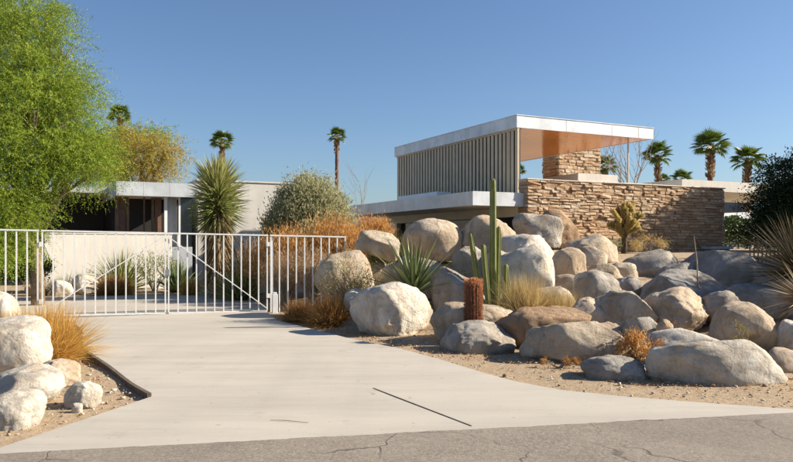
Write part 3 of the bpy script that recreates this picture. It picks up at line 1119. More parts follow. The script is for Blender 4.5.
# ------------------------------------------------------------------ gate and fence
GL, GR = Vector((-7.25, 13.65, 0)), Vector((-2.7, 15.5, 0))
GD = (GR - GL)
GLEN = GD.length
GD.normalize()
GANG = math.atan2(GD.y, GD.x)


def gate_s(px):
    k = (px - CX) / FPX
    return (k * GL.y - GL.x) / (GD.x - k * GD.y)


def g_top(s): return lerp(1.765, 1.685, s / GLEN)
def g_bot(s): return lerp(0.135, 0.065, s / GLEN)


bar_me = bpy.data.meshes.new('bar')
_mb = MB().box(-0.013, 0.013, -0.013, 0.013, 0, 1)
bar_me.from_pydata(_mb.v, [], _mb.f)
bar_me.materials.append(M['gate_white'])


def railing(name, s0, s1, label, cat, diag=None, posts=(), spacing=0.191, bottom=True, hinge=None):
    o = GL + GD * s0
    t = empty(name, o, GANG)
    tag(t, label, cat)
    L = s1 - s0
    MB().bar((0, 0, g_top(s0)), (L, 0, g_top(s1)), 0.042, 0.03).build('top_rail', M['gate_white'], t)
    if bottom:
        MB().bar((0.02, 0, g_bot(s0)), (L - 0.02, 0, g_bot(s1)), 0.042, 0.032).build('bottom_rail', M['gate_white'], t)
    nb = max(2, int(round(L / spacing)))
    for i in range(nb + 1):
        x = lerp(0.02, L - 0.02, i / nb)
        s = s0 + x
        b = bpy.data.objects.new('bar', bar_me)
        COL.objects.link(b)
        b.parent = t
        zb = g_bot(s) + (0.021 if bottom else -0.1)
        b.location = (x, 0, zb)
        b.scale = (1, 1, g_top(s) - 0.019 - zb)
    for x in posts:
        MB().box(x - 0.022, x + 0.022, 0.03, 0.074, -0.1, g_top(s0 + x) - 0.03).build('post', M['gate_white'], t)
    if diag:
        (xa, za), (xb, zb) = diag
        MB().bar((xa * L, -0.034, za), (xb * L, -0.034, zb), 0.018, 0.018).build('diagonal_brace', M['gate_white'], t)
    if hinge is not None:
        for z in (0.35, 1.45):
            MB().box(hinge * L - 0.035, hinge * L + 0.035, -0.03, 0.03, z, z + 0.09).build('hinge', M['gate_white'], t)
        xl = (1 - hinge) * L
        MB().box(xl - 0.05, xl + 0.05, -0.045, -0.0135, 0.86, 0.98).build('latch', M['greywall'], t)
    return t


sA, sB, sC, sD, sE = gate_s(-40), gate_s(40), gate_s(167), gate_s(269), gate_s(346)
railing('driveway_gate', sB + .02, sC - .012, 'white metal gate leaf in front of the low garden wall', 'gate', ((0.015, 0.20), (0.99, 1.66)), hinge=0.0)
railing('driveway_gate', sC + .012, sD - .02, 'white metal gate leaf in front of the tall yucca', 'gate', ((0.01, 1.64), (0.985, 0.13)), hinge=1.0)
railing('metal_fence', sA, sB - .02, 'white metal fence ending under the feathery green tree', 'fence', bottom=False)
railing('metal_fence', sD + .02, sE, 'white metal fence running into the rusty dry shrubs', 'fence', posts=(0.06,), bottom=False)
o = MB().box(-0.055, 0.055, -0.05, 0.05, 0, 0.42).box(-0.04, 0.04, -0.035, 0.035, 0.4201, 0.46).build('gate_stop_post', M['gate_white'], None, bevel=0.006)
o.location = GL + GD * (sD + 0.10) + Vector((0.06, -0.22, 0.02))
o.rotation_euler = (0, 0, GANG)
tag(o, 'short white stub post at the foot of the gate hinge', 'post')

# ------------------------------------------------------------------ boulders


def rock_mesh(seed, sub, flat=0.75, rough=1.0, ncut=7):
    bm = bmesh.new()
    bmesh.ops.create_icosphere(bm, subdivisions=sub, radius=1)
    rnd = random.Random(seed)
    off = Vector((rnd.uniform(-50, 50), rnd.uniform(-50, 50), rnd.uniform(-50, 50)))
    cuts = []
    for _ in range(ncut):
        d = Vector((rnd.gauss(0, 1), rnd.gauss(0, 1), rnd.gauss(0, 0.9))).normalized()
        cuts.append((d, rnd.uniform(0.66, 0.90), rnd.uniform(0.6, 0.95)))
    cuts.append((Vector((0, 0, -1)), 0.7, 0.8))
    for v in bm.verts:
        p = v.co.copy()
        p = Vector([math.copysign(abs(c) ** 0.84, c) for c in p])
        p = p * (1.0 / max(1.0, 0.9 * p.length))
        q = p + off
        r = 1 + rough * (0.22 * noise.noise(q * 1.0) + 0.10 * noise.noise(q * 2.2))
        p = p * r
        for d, c, k in cuts:
            x = p.dot(d)
            if x > c:
                p -= d * (x - c) * k
        q2 = q * 4.5
        rid = 1 - abs(noise.noise(q * 2.0 + Vector((9, 2, 4)))) * 2
        p += p.normalized() * rough * (0.042 * noise.noise(q2) + 0.022 * noise.noise(q2 * 2.6) + 0.010 * noise.noise(q2 * 6) - 0.035 * max(0, rid - 0.86) / 0.14)
        v.co = p
    co = np.array([v.co[:] for v in bm.verts])
    lo, hi = co.min(0), co.max(0)
    for v in bm.verts:
        for k in range(3):
            v.co[k] = (v.co[k] - lo[k]) / (hi[k] - lo[k]) * 2 - 1
    me = bpy.data.meshes.new('boulder')
    bm.to_mesh(me)
    bm.free()
    return me


ROCKS = {}


def boulder(key, x0, y0, x1, y1, Y, col, label, seed=None, sub=4, rough=1.0, depth=0.85, rz=0.0, tilt=0.0, name='boulder', group='boulders piled before the stone wall', ncut=7):
    seed = seed if seed is not None else hash_key(key)
    cxp = (x0 + x1) / 2
    top = P(cxp, y0, Y)
    bot = P(cxp, y1, Y)
    w = (x1 - x0) / FPX * Y / 2 * 1.03
    gz = ground_z(top.x, Y)
    zb = min(bot.z, gz - 0.05)
    hz = (top.z - zb) / 2
    me = rock_mesh(seed, sub, rough=rough, ncut=ncut)
    # bake the size so that texture and relief stay in metres
    a = np.empty(len(me.vertices) * 3, np.float32)
    me.vertices.foreach_get('co', a)
    a = a.reshape(-1, 3) * np.array([w, w * depth, hz])
    if tilt:
        c, s = math.cos(tilt), math.sin(tilt)
        ax = a[:, 0] * c - a[:, 2] * s
        az = a[:, 0] * s + a[:, 2] * c
        ax *= w / max(abs(ax.min()), abs(ax.max()))
        az *= hz / max(abs(az.min()), abs(az.max()))
        a[:, 0], a[:, 2] = ax, az
    me.vertices.foreach_set('co', a.ravel())
    me.update()
    o = link(name, me, M['rock'], loc=(top.x, Y, (top.z + zb) / 2), rot=(0, 0, rz), smooth=True)
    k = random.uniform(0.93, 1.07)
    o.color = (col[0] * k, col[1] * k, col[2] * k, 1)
    tag(o, label, 'boulder' if name == 'boulder' else 'rock', group)
    ROCKS[key] = o
    return o


def hash_key(k):
    return sum((i + 1) * ord(c) * 31 for i, c in enumerate(k)) % 9973


for a_, k_ in SPECS: boulder(*a_, **k_)


# ------------------------------------------------------------------ grasses and low plants
def gpos(px, py, Y):
    """foot of a plant at pixel column px, distance Y, standing on the ground"""
    x = (px - CX) / FPX * Y
    return Vector((x, Y, ground_z(x, Y)))


def clump(name, foot, n, length, width, mat, label, cat, lo=5, hi=70, droop=0.9, rad=0.15, group=None, seg=3, flat=1.0, shift=None):
    a = RNG.random(n) * 2 * PI
    r = rad * np.sqrt(RNG.random(n))
    base = np.stack([np.cos(a) * r, np.sin(a) * r * flat, np.zeros(n)], 1)
    d = dirs_cone(n, lo, hi)
    d[:, :2] = 0.6 * d[:, :2] + 0.4 * np.stack([np.cos(a), np.sin(a)], 1) * np.linalg.norm(d[:, :2], axis=1)[:, None]
    L = length * (0.35 + 0.75 * RNG.random(n) ** 0.8)
    me = blades_mesh(name, base, d, L, width * (0.6 + 0.8 * RNG.random(n)), droop * (0.2 + 1.7 * RNG.random(n) ** 1.5), seg=seg)
    o = link(name, me, mat, loc=foot - Vector((0, 0, 0.02)))
    return tag(o, label, cat, group)


clump('golden_grass', gpos(50, 366, 9.3), 4200, 0.80, 0.007, M['grass_gold'], 'bushy golden dry grass behind the large whitish boulder', 'grass clump', 0, 80, 1.0, 0.24)
clump('golden_grass', gpos(14, 360, 10.2), 2200, 0.62, 0.007, M['grass_gold'], 'golden dry grass tucked between two whitish boulders by the fence', 'grass clump', 0, 75, 1.0, 0.22)
clump('rusty_grass', gpos(331, 328, 13.1), 3200, 0.60, 0.008, M['grass_rust'], 'domed rusty brown dry grass beside the whitish boulder', 'grass clump', 0, 88, 1.1, 0.24)
clump('rusty_grass', gpos(300, 322, 13.75), 2200, 0.46, 0.008, M['grass_rust'], 'rusty brown dry grass at the foot of the gate hinge', 'grass clump', 0, 88, 1.2, 0.22)
clump('straw_grass', gpos(525, 306, 12.35), 2200, 0.85, 0.0065, M['grass_straw'], 'tall straw-coloured grass beside the cactus stems', 'grass clump', 0, 55, 0.7, 0.26)
clump('straw_grass', gpos(558, 306, 12.4), 2000, 0.50, 0.0065, M['grass_straw'], 'low straw-coloured grass below the pinkish oval boulder', 'grass clump', 0, 75, 0.9, 0.30)
clump('golden_grass', gpos(114, 296, 20.1), 2600, 0.62, 0.013, M['grass_rust'], 'brown and gold grass mound behind the gate below the garden wall', 'grass clump', 0, 88, 1.1, 0.34)
clump('golden_grass', gpos(189, 296, 20.2), 900, 0.55, 0.012, M['grass_gold'], 'small golden grass tuft behind the gate left of the yucca trunk', 'grass clump', 0, 60, 0.8, 0.16)
clump('green_tuft', gpos(122, 290, 21.2), 500, 1.30, 0.035, M['leaf_yucca'], 'spiky green tuft against the garden wall behind the gate', 'plant', 0, 75, 0.5, 0.15)
clump('green_tuft', gpos(241, 292, 18.2), 520, 0.95, 0.03, M['leaf_yucca'], 'spiky yellow-green tuft right of the yucca trunk', 'plant', 0, 75, 0.4, 0.15)
clump('green_tuft', gpos(178, 292, 21.4), 420, 1.0, 0.035, M['leaf_agave'], 'spiky dark green tuft behind the small golden tuft', 'plant', 0, 75, 0.4, 0.15)
clump('grey_tuft', gpos(60, 292, 20.6), 400, 0.55, 0.012, M['leaf_grey'], 'thin grey-green tuft at the base of the garden wall', 'plant', 0, 65, 0.6, 0.2)
clump('grey_tuft', gpos(85, 292, 21.0), 500, 0.75, 0.012, M['leaf_grey'], 'feathery grey-green tuft behind the white boulder at the garden wall', 'plant', 0, 60, 0.6, 0.25)


def shrub(name, foot, rx, ry, h, n, mat, label, cat='shrub', leaf=(0.05, 0.012), stems=None, nst=14, inner=0.35, low=0.0, group=None, up=0.6, clump_r=0.17):
    """irregular twiggy shrub: stems plus small leaves filling a lumpy dome"""
    t = empty(name, foot)
    tag(t, label, cat, group)
    mb = MB()
    rnd = random.Random(len(label) * 13 + n)
    for k in range(nst):
        a = rnd.uniform(0, 2 * PI)
        r = rnd.uniform(0.2, 0.9)
        tip = Vector((math.cos(a) * rx * r, math.sin(a) * ry * r, h * rnd.uniform(0.45, 0.8)))
        mid = tip * 0.5 + Vector((rnd.uniform(-.1, .1) * rx, rnd.uniform(-.1, .1) * ry, h * 0.05))
        b0 = Vector((rnd.uniform(-.06, .06), rnd.uniform(-.06, .06), -0.03))
        rr = max(0.006, 0.018 * h)
        mb.tube([b0, mid, tip], [rr, rr * 0.6, rr * 0.2], 5)
        for _ in range(3):
            q = lerp(mid, tip, rnd.random())
            mb.tube([q, q + Vector((rnd.uniform(-.3, .3) * rx, rnd.uniform(-.3, .3) * ry, rnd.uniform(0.05, .3) * h))], [rr * 0.4, rr * 0.12], 4)
    mb.build('stems', stems or M['drytwig'], t)
    # clumps
    nc = max(10, n // 130)
    cd = unit(RNG.normal(size=(nc, 3)))
    cd[:, 2] = np.abs(cd[:, 2]) * 1.0 - low
    cr = inner + (1 - inner) * RNG.random(nc) ** 0.5
    cc = cd * cr[:, None] * np.array([rx, ry, h * 0.62]) * (0.85 + 0.25 * RNG.random((nc, 1))) + np.array([0, 0, h * 0.34])
    idx = RNG.integers(0, nc, n)
    sp = min(rx, h) * clump_r
    c = cc[idx] + RNG.normal(size=(n, 3)) * sp
    c[:, 2] = np.maximum(c[:, 2], 0.02)
    d = unit(RNG.normal(size=(n, 3)) + unit(c - np.array([0, 0, h * 0.2])) * 0.8 + np.array([0, 0, up]))
    tint = np.clip(RNG.random(nc)[idx] * 0.6 + RNG.random(n) * 0.5 - 0.05, 0, 1)
    me = leaves_mesh('foliage', c, d, leaf[0] * (0.6 + 0.8 * RNG.random(n)), leaf[1] * (0.7 + 0.6 * RNG.random(n)), tint)
    link('foliage', me, mat, t)
    return t


# grey-green round shrub behind the fence
shrub('grey_shrub', gpos(310, 240, 20.0), 1.22, 1.1, 3.2, 110000, M['leaf_grey'], 'big round grey-green shrub behind the fence, before the pale block', leaf=(0.085, 0.024), nst=16, clump_r=0.105, stems=M['bark'], inner=0.45, up=0.8)
# orange flowering brush
for px, Y, rx, h, lab in ((288, 18.0, 1.05, 1.9, 'orange seed-headed brush under the grey-green shrub behind the fence'),
                          (340, 18.2, 1.0, 2.0, 'orange seed-headed brush between grey-green shrub and streaked boulder'),
                          (374, 19.0, 0.5, 1.85, 'bright orange brush at the end of the lower canopy')):
    shrub('orange_brush', gpos(px, 240, Y), rx, 0.7, h - ground_z((px - CX) / FPX * Y, Y) * 0.55, 11000, M['grass_orange'], lab, leaf=(0.11, 0.014), nst=34, up=1.6, group='orange brush behind the fence')
for px, Y, rx, h, lab in ((284, 16.9, 0.55, 1.25, 'pinkish brown brush directly right of the gate hinge'),
                          (312, 16.8, 0.6, 1.3, 'pinkish brown brush in the middle of the short fence'),
                          (338, 17.0, 0.55, 1.2, 'pinkish brown brush at the end of the short fence')):
    shrub('dry_brush', gpos(px, 290, Y), rx, 0.5, h, 4200, M['grass_pink'], lab, leaf=(0.09, 0.008), nst=34, up=1.2, group='dry brush behind the short fence')
shrub('twiggy_shrub', gpos(352, 300, 13.5), 0.62, 0.45, 1.18, 3800, M['creosote'], 'olive twiggy shrub in front of a tan boulder at the fence end', leaf=(0.05, 0.010), nst=40, inner=0.2, up=0.5)
shrub('twiggy_shrub', gpos(385, 250, 17.6), 0.45, 0.45, 1.1, 2600, M['leaf_yucca'], 'yellow-green shrub in the shade below the lower canopy', leaf=(0.10, 0.016), nst=20, up=0.6)
shrub('orange_tuft', gpos(642, 362, 9.0), 0.26, 0.20, 0.42, 1500, M['grass_orange'], 'orange dry tuft between the domed and cream boulders', leaf=(0.05, 0.012), nst=26, up=0.3)
shrub('rusty_weed', gpos(560, 370, 8.75), 0.35, 0.10, 0.10, 700, M['grass_rust'], 'low rusty weed at the base of the domed boulder', leaf=(0.03, 0.008), nst=12, up=0.2)
shrub('small_weed', gpos(741, 352, 9.42), 0.11, 0.09, 0.52, 420, M['creosote'], 'small pale weed in front of the round speckled boulder', leaf=(0.03, 0.008), nst=14, up=0.8)
shrub('cholla_weed', gpos(603, 255, 18.9), 0.55, 0.35, 0.42, 1500, M['leaf_grey'], 'low grey weed around the foot of the cholla', leaf=(0.06, 0.012), nst=14, up=0.6)
shrub('straw_weed', gpos(648, 255, 19.2), 0.7, 0.4, 0.40, 1500, M['grass_straw'], 'low straw weed along the stone wall right of the cholla', leaf=(0.08, 0.010), nst=14, up=0.8)
shrub('dead_branches', gpos(45, 290, 20.2), 0.6, 0.4, 0.55, 700, M['dead_leaf'], 'heap of dead brown twigs behind the gate', leaf=(0.08, 0.012), nst=40, up=0.2)
shrub('dark_shrub', gpos(35, 290, 18.6), 0.40, 0.5, 1.6, 2600, M['leaf_dark'], 'dark shrub behind the gate beside the green tree trunk', leaf=(0.09, 0.03), nst=14)
shrub('low_green_shrub', gpos(155, 290, 21.8), 0.8, 0.5, 1.1, 1800, M['leaf_yucca'], 'grey-green shrub behind the gate between two spiky tufts', leaf=(0.11, 0.016), nst=14)
shrub('understory_shrub', gpos(252, 290, 19.5), 0.6, 0.5, 1.2, 2200, M['creosote'], 'olive shrub behind the gate hinge right of the yucca', leaf=(0.08, 0.014), nst=20)


# agave with separate blades
def blade_part(length, width, thick, bend):
    mb = MB()
    seg = 6
    for i in range(seg + 1):
        t = i / seg
        w = width * (0.75 + 0.5 * t) if t < 0.25 else width * 0.875 * (1 - ((t - 0.25) / 0.75) ** 1.7)
        w = max(w, 0.0015)
        z = length * t * (1 - 0.12 * bend * t)
        y = bend * length * 0.35 * t * t
        mb.v += [(-w / 2, y - thick * (1 - t), z), (0, y + thick * 0.2, z), (w / 2, y - thick * (1 - t), z)]
    for i in range(seg):
        a = i * 3
        mb.f += [(a, a + 1, a + 4, a + 3), (a + 1, a + 2, a + 5, a + 4)]
    me = mb.mesh('blade')
    at = me.attributes.new('tint', 'FLOAT', 'POINT')
    at.data.foreach_set('value', np.repeat(np.linspace(0.3, 0.9, seg + 1), 3).astype(np.float32))
    return me


def agave(name, foot, nb, length, width, label, mat, lo=4, hi=62, cat='agave', group=None, part='leaf'):
    t = empty(name, foot)
    tag(t, label, cat, group)
    vs = [blade_part(1.0, width / length, 0.02, b) for b in (0.05, 0.2, 0.4)]
    for m_ in vs: m_.materials.append(mat)
    for k in range(nb):
        f = (k + 0.5) / nb
        pol = math.radians(lerp(lo, hi, f ** 0.8) + random.uniform(-5, 5))
        az = k * 2.39996 + random.uniform(-.2, .2)
        o = bpy.data.objects.new(part, vs[min(2, int(f * 3))])
        COL.objects.link(o)
        o.parent = t
        o.location = (math.sin(az) * 0.03, -math.cos(az) * 0.03, 0)
        # +y of the blade is outward-bending side
        o.rotation_euler = (-pol, 0, az)
        s = length * random.uniform(0.75, 1.08)
        o.scale = (length * random.uniform(0.85, 1.1), s, s)
    return t


agave('agave', gpos(414, 292, 13.15), 42, 1.25, 0.082, 'green agave with long upright blades behind the whitish boulder', M['leaf_agave'], 3, 66)
agave('blue_yucca', gpos(247, 290, 20.6), 26, 1.9, 0.10, 'dark spiky blue-green agave left of the grey-green shrub', M['leaf_agave'], 4, 48)
agave('blue_yucca', gpos(213, 296, 19.2), 22, 0.75, 0.06, 'small spiky agave at the foot of the yucca', M['leaf_agave'], 4, 62)


# tall yucca with shaggy trunk
def tall_yucca():
    foot = gpos(218, 294, 18.8)
    t = empty('tall_yucca', foot)
    tag(t, 'tall shaggy yucca with a big leaf rosette behind the gate', 'yucca')
    H = 3.08
    MB().tube([(0, 0, -0.1), (0.03, 0, 1.2), (-0.02, 0.02, H)], [0.22, 0.17, 0.12], 10).build('trunk', M['bark'], t)
    # living head: leaves from a vertical span
    n = 980
    z = H - 1.05 + 1.05 * RNG.random(n) ** 0.8
    f = (z - (H - 1.05)) / 1.05
    az = RNG.random(n) * 2 * PI
    pol = np.radians(np.clip(128 - 112 * f + RNG.normal(size=n) * 17, 2, 150))
    d = np.stack([np.sin(pol) * np.cos(az), np.sin(pol) * np.sin(az), np.cos(pol)], 1)
    b = np.stack([0.1 * np.cos(az), 0.1 * np.sin(az), z], 1)
    me = blades_mesh('crown', b, d, 0.60 + 0.26 * RNG.random(n), 0.042, 0.16, tint=0.2 + 0.55 * f + 0.3 * RNG.random(n))
    link('crown', me, M['leaf_yucca'], t)
    n = 1700
    z = 0.55 + (H - 1.3) * RNG.random(n)
    az = RNG.random(n) * 2 * PI
    pol = np.radians(125 + 35 * RNG.random(n))
    d = np.stack([np.sin(pol) * np.cos(az), np.sin(pol) * np.sin(az), np.cos(pol)], 1)
    b = np.stack([0.14 * np.cos(az), 0.14 * np.sin(az), z], 1)
    ln = 0.32 + 0.28 * (z / H) + 0.1 * RNG.random(n)
    me = blades_mesh('dead_leaf_skirt', b, d, ln, 0.034, 0.5)
    link('dead_leaf_skirt', me, M['dead_leaf'], t)


tall_yucca()


# spiky dry plant at the right
def sotol(foot, n, length, label, mat, lo=5, hi=105, name='spiky_plant'):
    t = empty(name, foot)
    tag(t, label, 'yucca')
    d = dirs_cone(n, lo, hi)
    me = blades_mesh('crown', d * 0.08, d, length * (0.55 + 0.6 * RNG.random(n)), 0.019, 0.22)
    link('crown', me, mat, t)
    MB().tube([(0, 0, -foot.z + ground_z(foot.x, foot.y) - 0.05), (0, 0, 0.05)], [0.10, 0.08], 8).build('trunk', M['bark'], t)


sotol(P(800, 274, 12.6), 800, 1.05, 'spiky tan-leaved plant above the shaded boulders near the picket fence', M['sotol'])
sotol(P(806, 300, 10.9), 260, 0.62, 'low dry spiky plant hanging over the round speckled boulder', M['dead_leaf'], 20, 125)
st_foot = gpos(696, 268, 12.9)
MBs = MB()
MBs.tube([P(698, 292, 12.86), P(697, 262, 12.9), P(694, 236, 12.94)], [0.014, 0.011, 0.004], 6)
o = MBs.build('dry_stalk', M['palebark'])
tag(o, 'thin upright orange-brown dry stalk in front of the shaded boulders', 'stalk')


# ------------------------------------------------------------------ cacti
def ribbed_column(h, r, ribs, taper=0.12, steps=18, bend=(0, 0), bulge=True):
    mb = MB()
    seg = ribs * 4
    for i in range(steps + 1):
        t = i / steps
        t = 1 - (1 - t) ** 1.5
        k = (1 - taper * t)
        tc = 1 - 1.2 * r / h
        if t > tc: k *= math.sqrt(max(0.0, 1 - ((t - tc) / (1 - tc)) ** 2)) * 0.9 + 0.1
        k *= 1 + 0.03 * math.sin(t * 17)
        for j in range(seg):
            a = 2 * PI * j / seg
            rr = r * k * (0.80 + 0.20 * abs(math.cos(a * ribs / 2)) ** 0.7)
            mb.v.append((math.cos(a) * rr + bend[0] * t * t, math.sin(a) * rr + bend[1] * t * t, h * t))
    for i in range(steps):
        for j in range(seg):
            a, b = i * seg + j, i * seg + (j + 1) % seg
            mb.f.append((a, b, b + seg, a + seg))
    mb.f.append(tuple(steps * seg + j for j in range(seg)))
    return mb


def column_cactus():
    Y = 12.75
    foot = gpos(491, 300, Y)
    t = empty('columnar_cactus', foot)
    tag(t, 'tall green columnar cactus with several stems before the cream boulder', 'cactus')
    # (foot px, top px, top py, radius)
    for bx, by, tx, ty, r, dy in ((493, 304, 493, 178, 0.062, 0), (484, 304, 470, 232, 0.055, -.05), (490, 308, 483, 244, 0.055, -.12), (505, 304, 506, 264, 0.055, -.05), (497, 300, 499, 226, 0.05, .12)):
        a, b = P(bx, by, Y + dy), P(tx, ty, Y + dy)
        a.z = min(a.z, ground_z(a.x, a.y) + 0.0)
        d = b - a
        mb = ribbed_column(d.length, r, 6, 0.15, 16, bend=(0, 0))
        o = mb.build('stem', M['cactus'], t)
        o.location = a - foot
        o.rotation_euler = d.to_track_quat('Z', 'Y').to_euler()
        # pale areole lines down the ribs
        rib = MB()
        for j in range(6):
            an = 2 * PI * j / 6
            rib.tube([(math.cos(an) * r * 0.985, math.sin(an) * r * 0.985, 0.02), (math.cos(an) * r * 0.85, math.sin(an) * r * 0.85, d.length * 0.91)], 0.006, 4)
        rib.build('rib_edge', M['cactus_rib'], o)


column_cactus()


def barrel():
    Y = 10.75
    top = P(473.5, 279, Y)
    z0 = P(473.5, 330, Y).z
    h = top.z - z0
    t = empty('barrel_cactus', (top.x, Y, z0))
    tag(t, 'short reddish spiny barrel cactus standing among the boulders', 'cactus')
    r = 0.122
    mb = ribbed_column(h, r, 16, 0.03, 14)
    mb.build('body', M['barrel'], t)
    n = 5200
    az = (np.floor(RNG.random(n) * 16) + RNG.normal(size=n) * 0.06) / 16 * 2 * PI
    z = h * RNG.random(n)
    d = np.stack([np.cos(az), np.sin(az), RNG.normal(size=n) * 0.9], 1) + RNG.normal(size=(n, 3)) * 0.7
    b = np.stack([np.cos(az) * r * 0.97, np.sin(az) * r * 0.97, z], 1)
    me = leaves_mesh('spines', b, d, 0.045, 0.0045, np.clip(0.25 * RNG.random(n) + 0.55 * (z / h) ** 2, 0, 1))
    link('spines', me, M['spine_red'], t)
    n = 900
    az = RNG.random(n) * 2 * PI
    rr = r * 0.95 * np.sqrt(RNG.random(n))
    b = np.stack([np.cos(az) * rr, np.sin(az) * rr, h - 0.02 - 0.8 * r * (rr / r) ** 2.5], 1)
    me = leaves_mesh('crown_spines', b, dirs_cone(n, 0, 60), 0.055, 0.008, 0.4 + 0.6 * RNG.random(n))
    link('crown_spines', me, M['spine_red'], t)


barrel()


def cholla():
    Y = 18.9
    foot = gpos(624, 262, Y)
    t = empty('cholla_cactus', foot)
    tag(t, 'golden spiny cholla cactus in front of the stone wall', 'cactus')
    top = P(622, 199, Y).z - foot.z
    MB().tube([(0, 0, -0.05), (0.02, 0, top * 0.3), (0, 0, top * 0.62)], [0.075, 0.07, 0.06], 9).build('trunk', M['chollatrunk'], t)
    rnd = random.Random(5)
    joint = ribbed_column(1.0, 0.15, 7, 0.15, 8).mesh('joint')
    joint.materials.append(M['cholla'])
    # spines shared by the joints
    n = 520
    az = RNG.random(n) * 2 * PI
    z = RNG.random(n)
    b = np.stack([np.cos(az) * 0.13, np.sin(az) * 0.13, z], 1)
    d = np.stack([np.cos(az), np.sin(az), 0.3 + RNG.normal(size=n) * 0.5], 1)
    spm = leaves_mesh('spines', b, d, 0.17, 0.03)
    spm.materials.append(M['spine_pale'])
    tips = [(Vector((0, 0, top * 0.55)), Vector((0, 0, 1)))]
    seeds = []
    for k in range(24):
        a = rnd.uniform(0, 2 * PI)
        zz = top * rnd.uniform(0.28, 0.62)
        pol = math.radians(rnd.uniform(12, 70) if zz > top * 0.4 else rnd.uniform(40, 75))
        seeds.append((Vector((0, 0, zz)), Vector((math.sin(pol) * math.cos(a), math.sin(pol) * math.sin(a) * 0.7, math.cos(pol)))))
    seeds.append(tips[0])

    def add(p, d, L):
        o = bpy.data.objects.new('joint', joint)
        COL.objects.link(o)
        o.parent = t
        o.location = p
        o.rotation_euler = d.to_track_quat('Z', 'Y').to_euler()
        o.scale = (0.23, 0.23, L)
        s = bpy.data.objects.new('spines', spm)
        COL.objects.link(s)
        s.parent = o
        return p + d * L * 0.95

    for p, d in seeds:
        L = rnd.uniform(0.28, 0.46)
        q = add(p, d, L)
        for _ in range(rnd.choice((1, 2, 3))):
            d2 = (d + Vector((rnd.uniform(-.7, .7), rnd.uniform(-.7, .7), rnd.uniform(.0, .9)))).normalized()
            L2 = rnd.uniform(0.14, 0.26)
            if q.z + d2.z * L2 > top: continue
            q2 = add(q - d * 0.03, d2, L2)


cholla()


# ------------------------------------------------------------------ trees
def twig_crown(name, blobs, n_twigs, n_leaf, mat, parent, twig_len, leaf, droop=0.8, shell=2.2, out=0.8, clumps=0, spread=0.15):
    """sprays of leaflets along drooping twigs, filling lumpy blobs; blobs = (centre, (rx, ry, rz))"""
    w = np.array([b[1][0] * b[1][2] for b in blobs], float)
    idx = RNG.choice(len(blobs), n_twigs, p=w / w.sum())
    bc = np.array([b[0] for b in blobs])[idx]
    br = np.array([b[1] for b in blobs])[idx]
    d = unit(RNG.normal(size=(n_twigs, 3)))
    r = RNG.random(n_twigs) ** (1 / shell)
    p0 = bc + d * r[:, None] * br
    if clumps:
        ci = RNG.integers(0, clumps, n_twigs)
        cd = d[:clumps][ci]
        p0 = p0[:clumps][ci] + RNG.normal(size=(n_twigs, 3)) * spread
        d = unit(cd + RNG.normal(size=(n_twigs, 3)) * 0.35)
    td = unit(d * out + RNG.normal(size=(n_twigs, 3)) * 0.6 + np.array([0, 0, 0.15]))
    L = twig_len * (0.5 + RNG.random(n_twigs))
    tt = np.linspace(0.05, 1, n_leaf)
    # curve: p0 + td*s - droop*s^2 z
    s = tt[None, :] * L[:, None]
    pts = p0[:, None, :] + td[:, None, :] * s[..., None]
    pts[..., 2] -= droop * (tt[None, :] ** 2) * L[:, None] * 0.6
    tang = td[:, None, :] + np.zeros_like(pts)
    tang[..., 2] -= droop * 1.2 * tt[None, :]
    tang = unit(tang)
    n = n_twigs * n_leaf
    pts = pts.reshape(-1, 3)
    tang = tang.reshape(-1, 3)
    side = unit(np.cross(tang, RNG.normal(size=(n, 3))))
    dd = unit(tang * 0.7 + side + RNG.normal(size=(n, 3)) * 0.25)
    tint = np.repeat(RNG.random(n_twigs), n_leaf) * 0.6 + RNG.random(n) * 0.45
    me = leaves_mesh(name, pts, dd, leaf[0] * (0.6 + 0.8 * RNG.random(n)), leaf[1] * (0.7 + 0.6 * RNG.random(n)), tint)
    return link(name, me, mat, parent)


def limbs(parent, base, blobs, r0, mat, split=0.4, seg=9, name='trunk', extra=2):
    rnd = random.Random(int(abs(base.x) * 100))
    top = sum((Vector(b[0]) for b in blobs), Vector()) / len(blobs)
    fork = lerp(base, Vector((top.x, top.y, top.z)), split)
    fork.x = lerp(base.x, fork.x, 0.5)
    mb = MB()
    mb.tube([base - Vector((0, 0, 0.15)), lerp(base, fork, 0.5) + Vector((rnd.uniform(-.06, .06), 0, 0)), fork], [r0 * 1.25, r0, r0 * 0.8], seg)
    mb.build(name, mat, parent, smooth=True)
    lm = MB()
    for c, r in blobs:
        c = Vector(c)
        m1 = lerp(fork, c, 0.45) + Vector((rnd.uniform(-.2, .2), rnd.uniform(-.2, .2), rnd.uniform(0, .25)))
        lm.tube([fork - Vector((0, 0, 0.05)), m1, c], [r0 * 0.55, r0 * 0.36, r0 * 0.14], 7)
        for _ in range(extra * 3):
            q = lerp(m1, c, rnd.random())
            e = c + Vector((rnd.uniform(-.8, .8) * r[0], rnd.uniform(-.8, .8) * r[1], rnd.uniform(-.6, .7) * r[2]))
            md = lerp(q, e, 0.5) + Vector((0, 0, 0.1 * r[2]))
            lm.tube([q, md, e], [r0 * 0.2, r0 * 0.12, r0 * 0.04], 5)
    lm.build('limbs', mat, parent, smooth=True)


def blob(px, py, Y, rpx, rpy, foot, ry=None):
    p = P(px, py, Y)
    r = rpx / FPX * Y
    return (p - foot, (r, ry or r, rpy / FPX * Y))


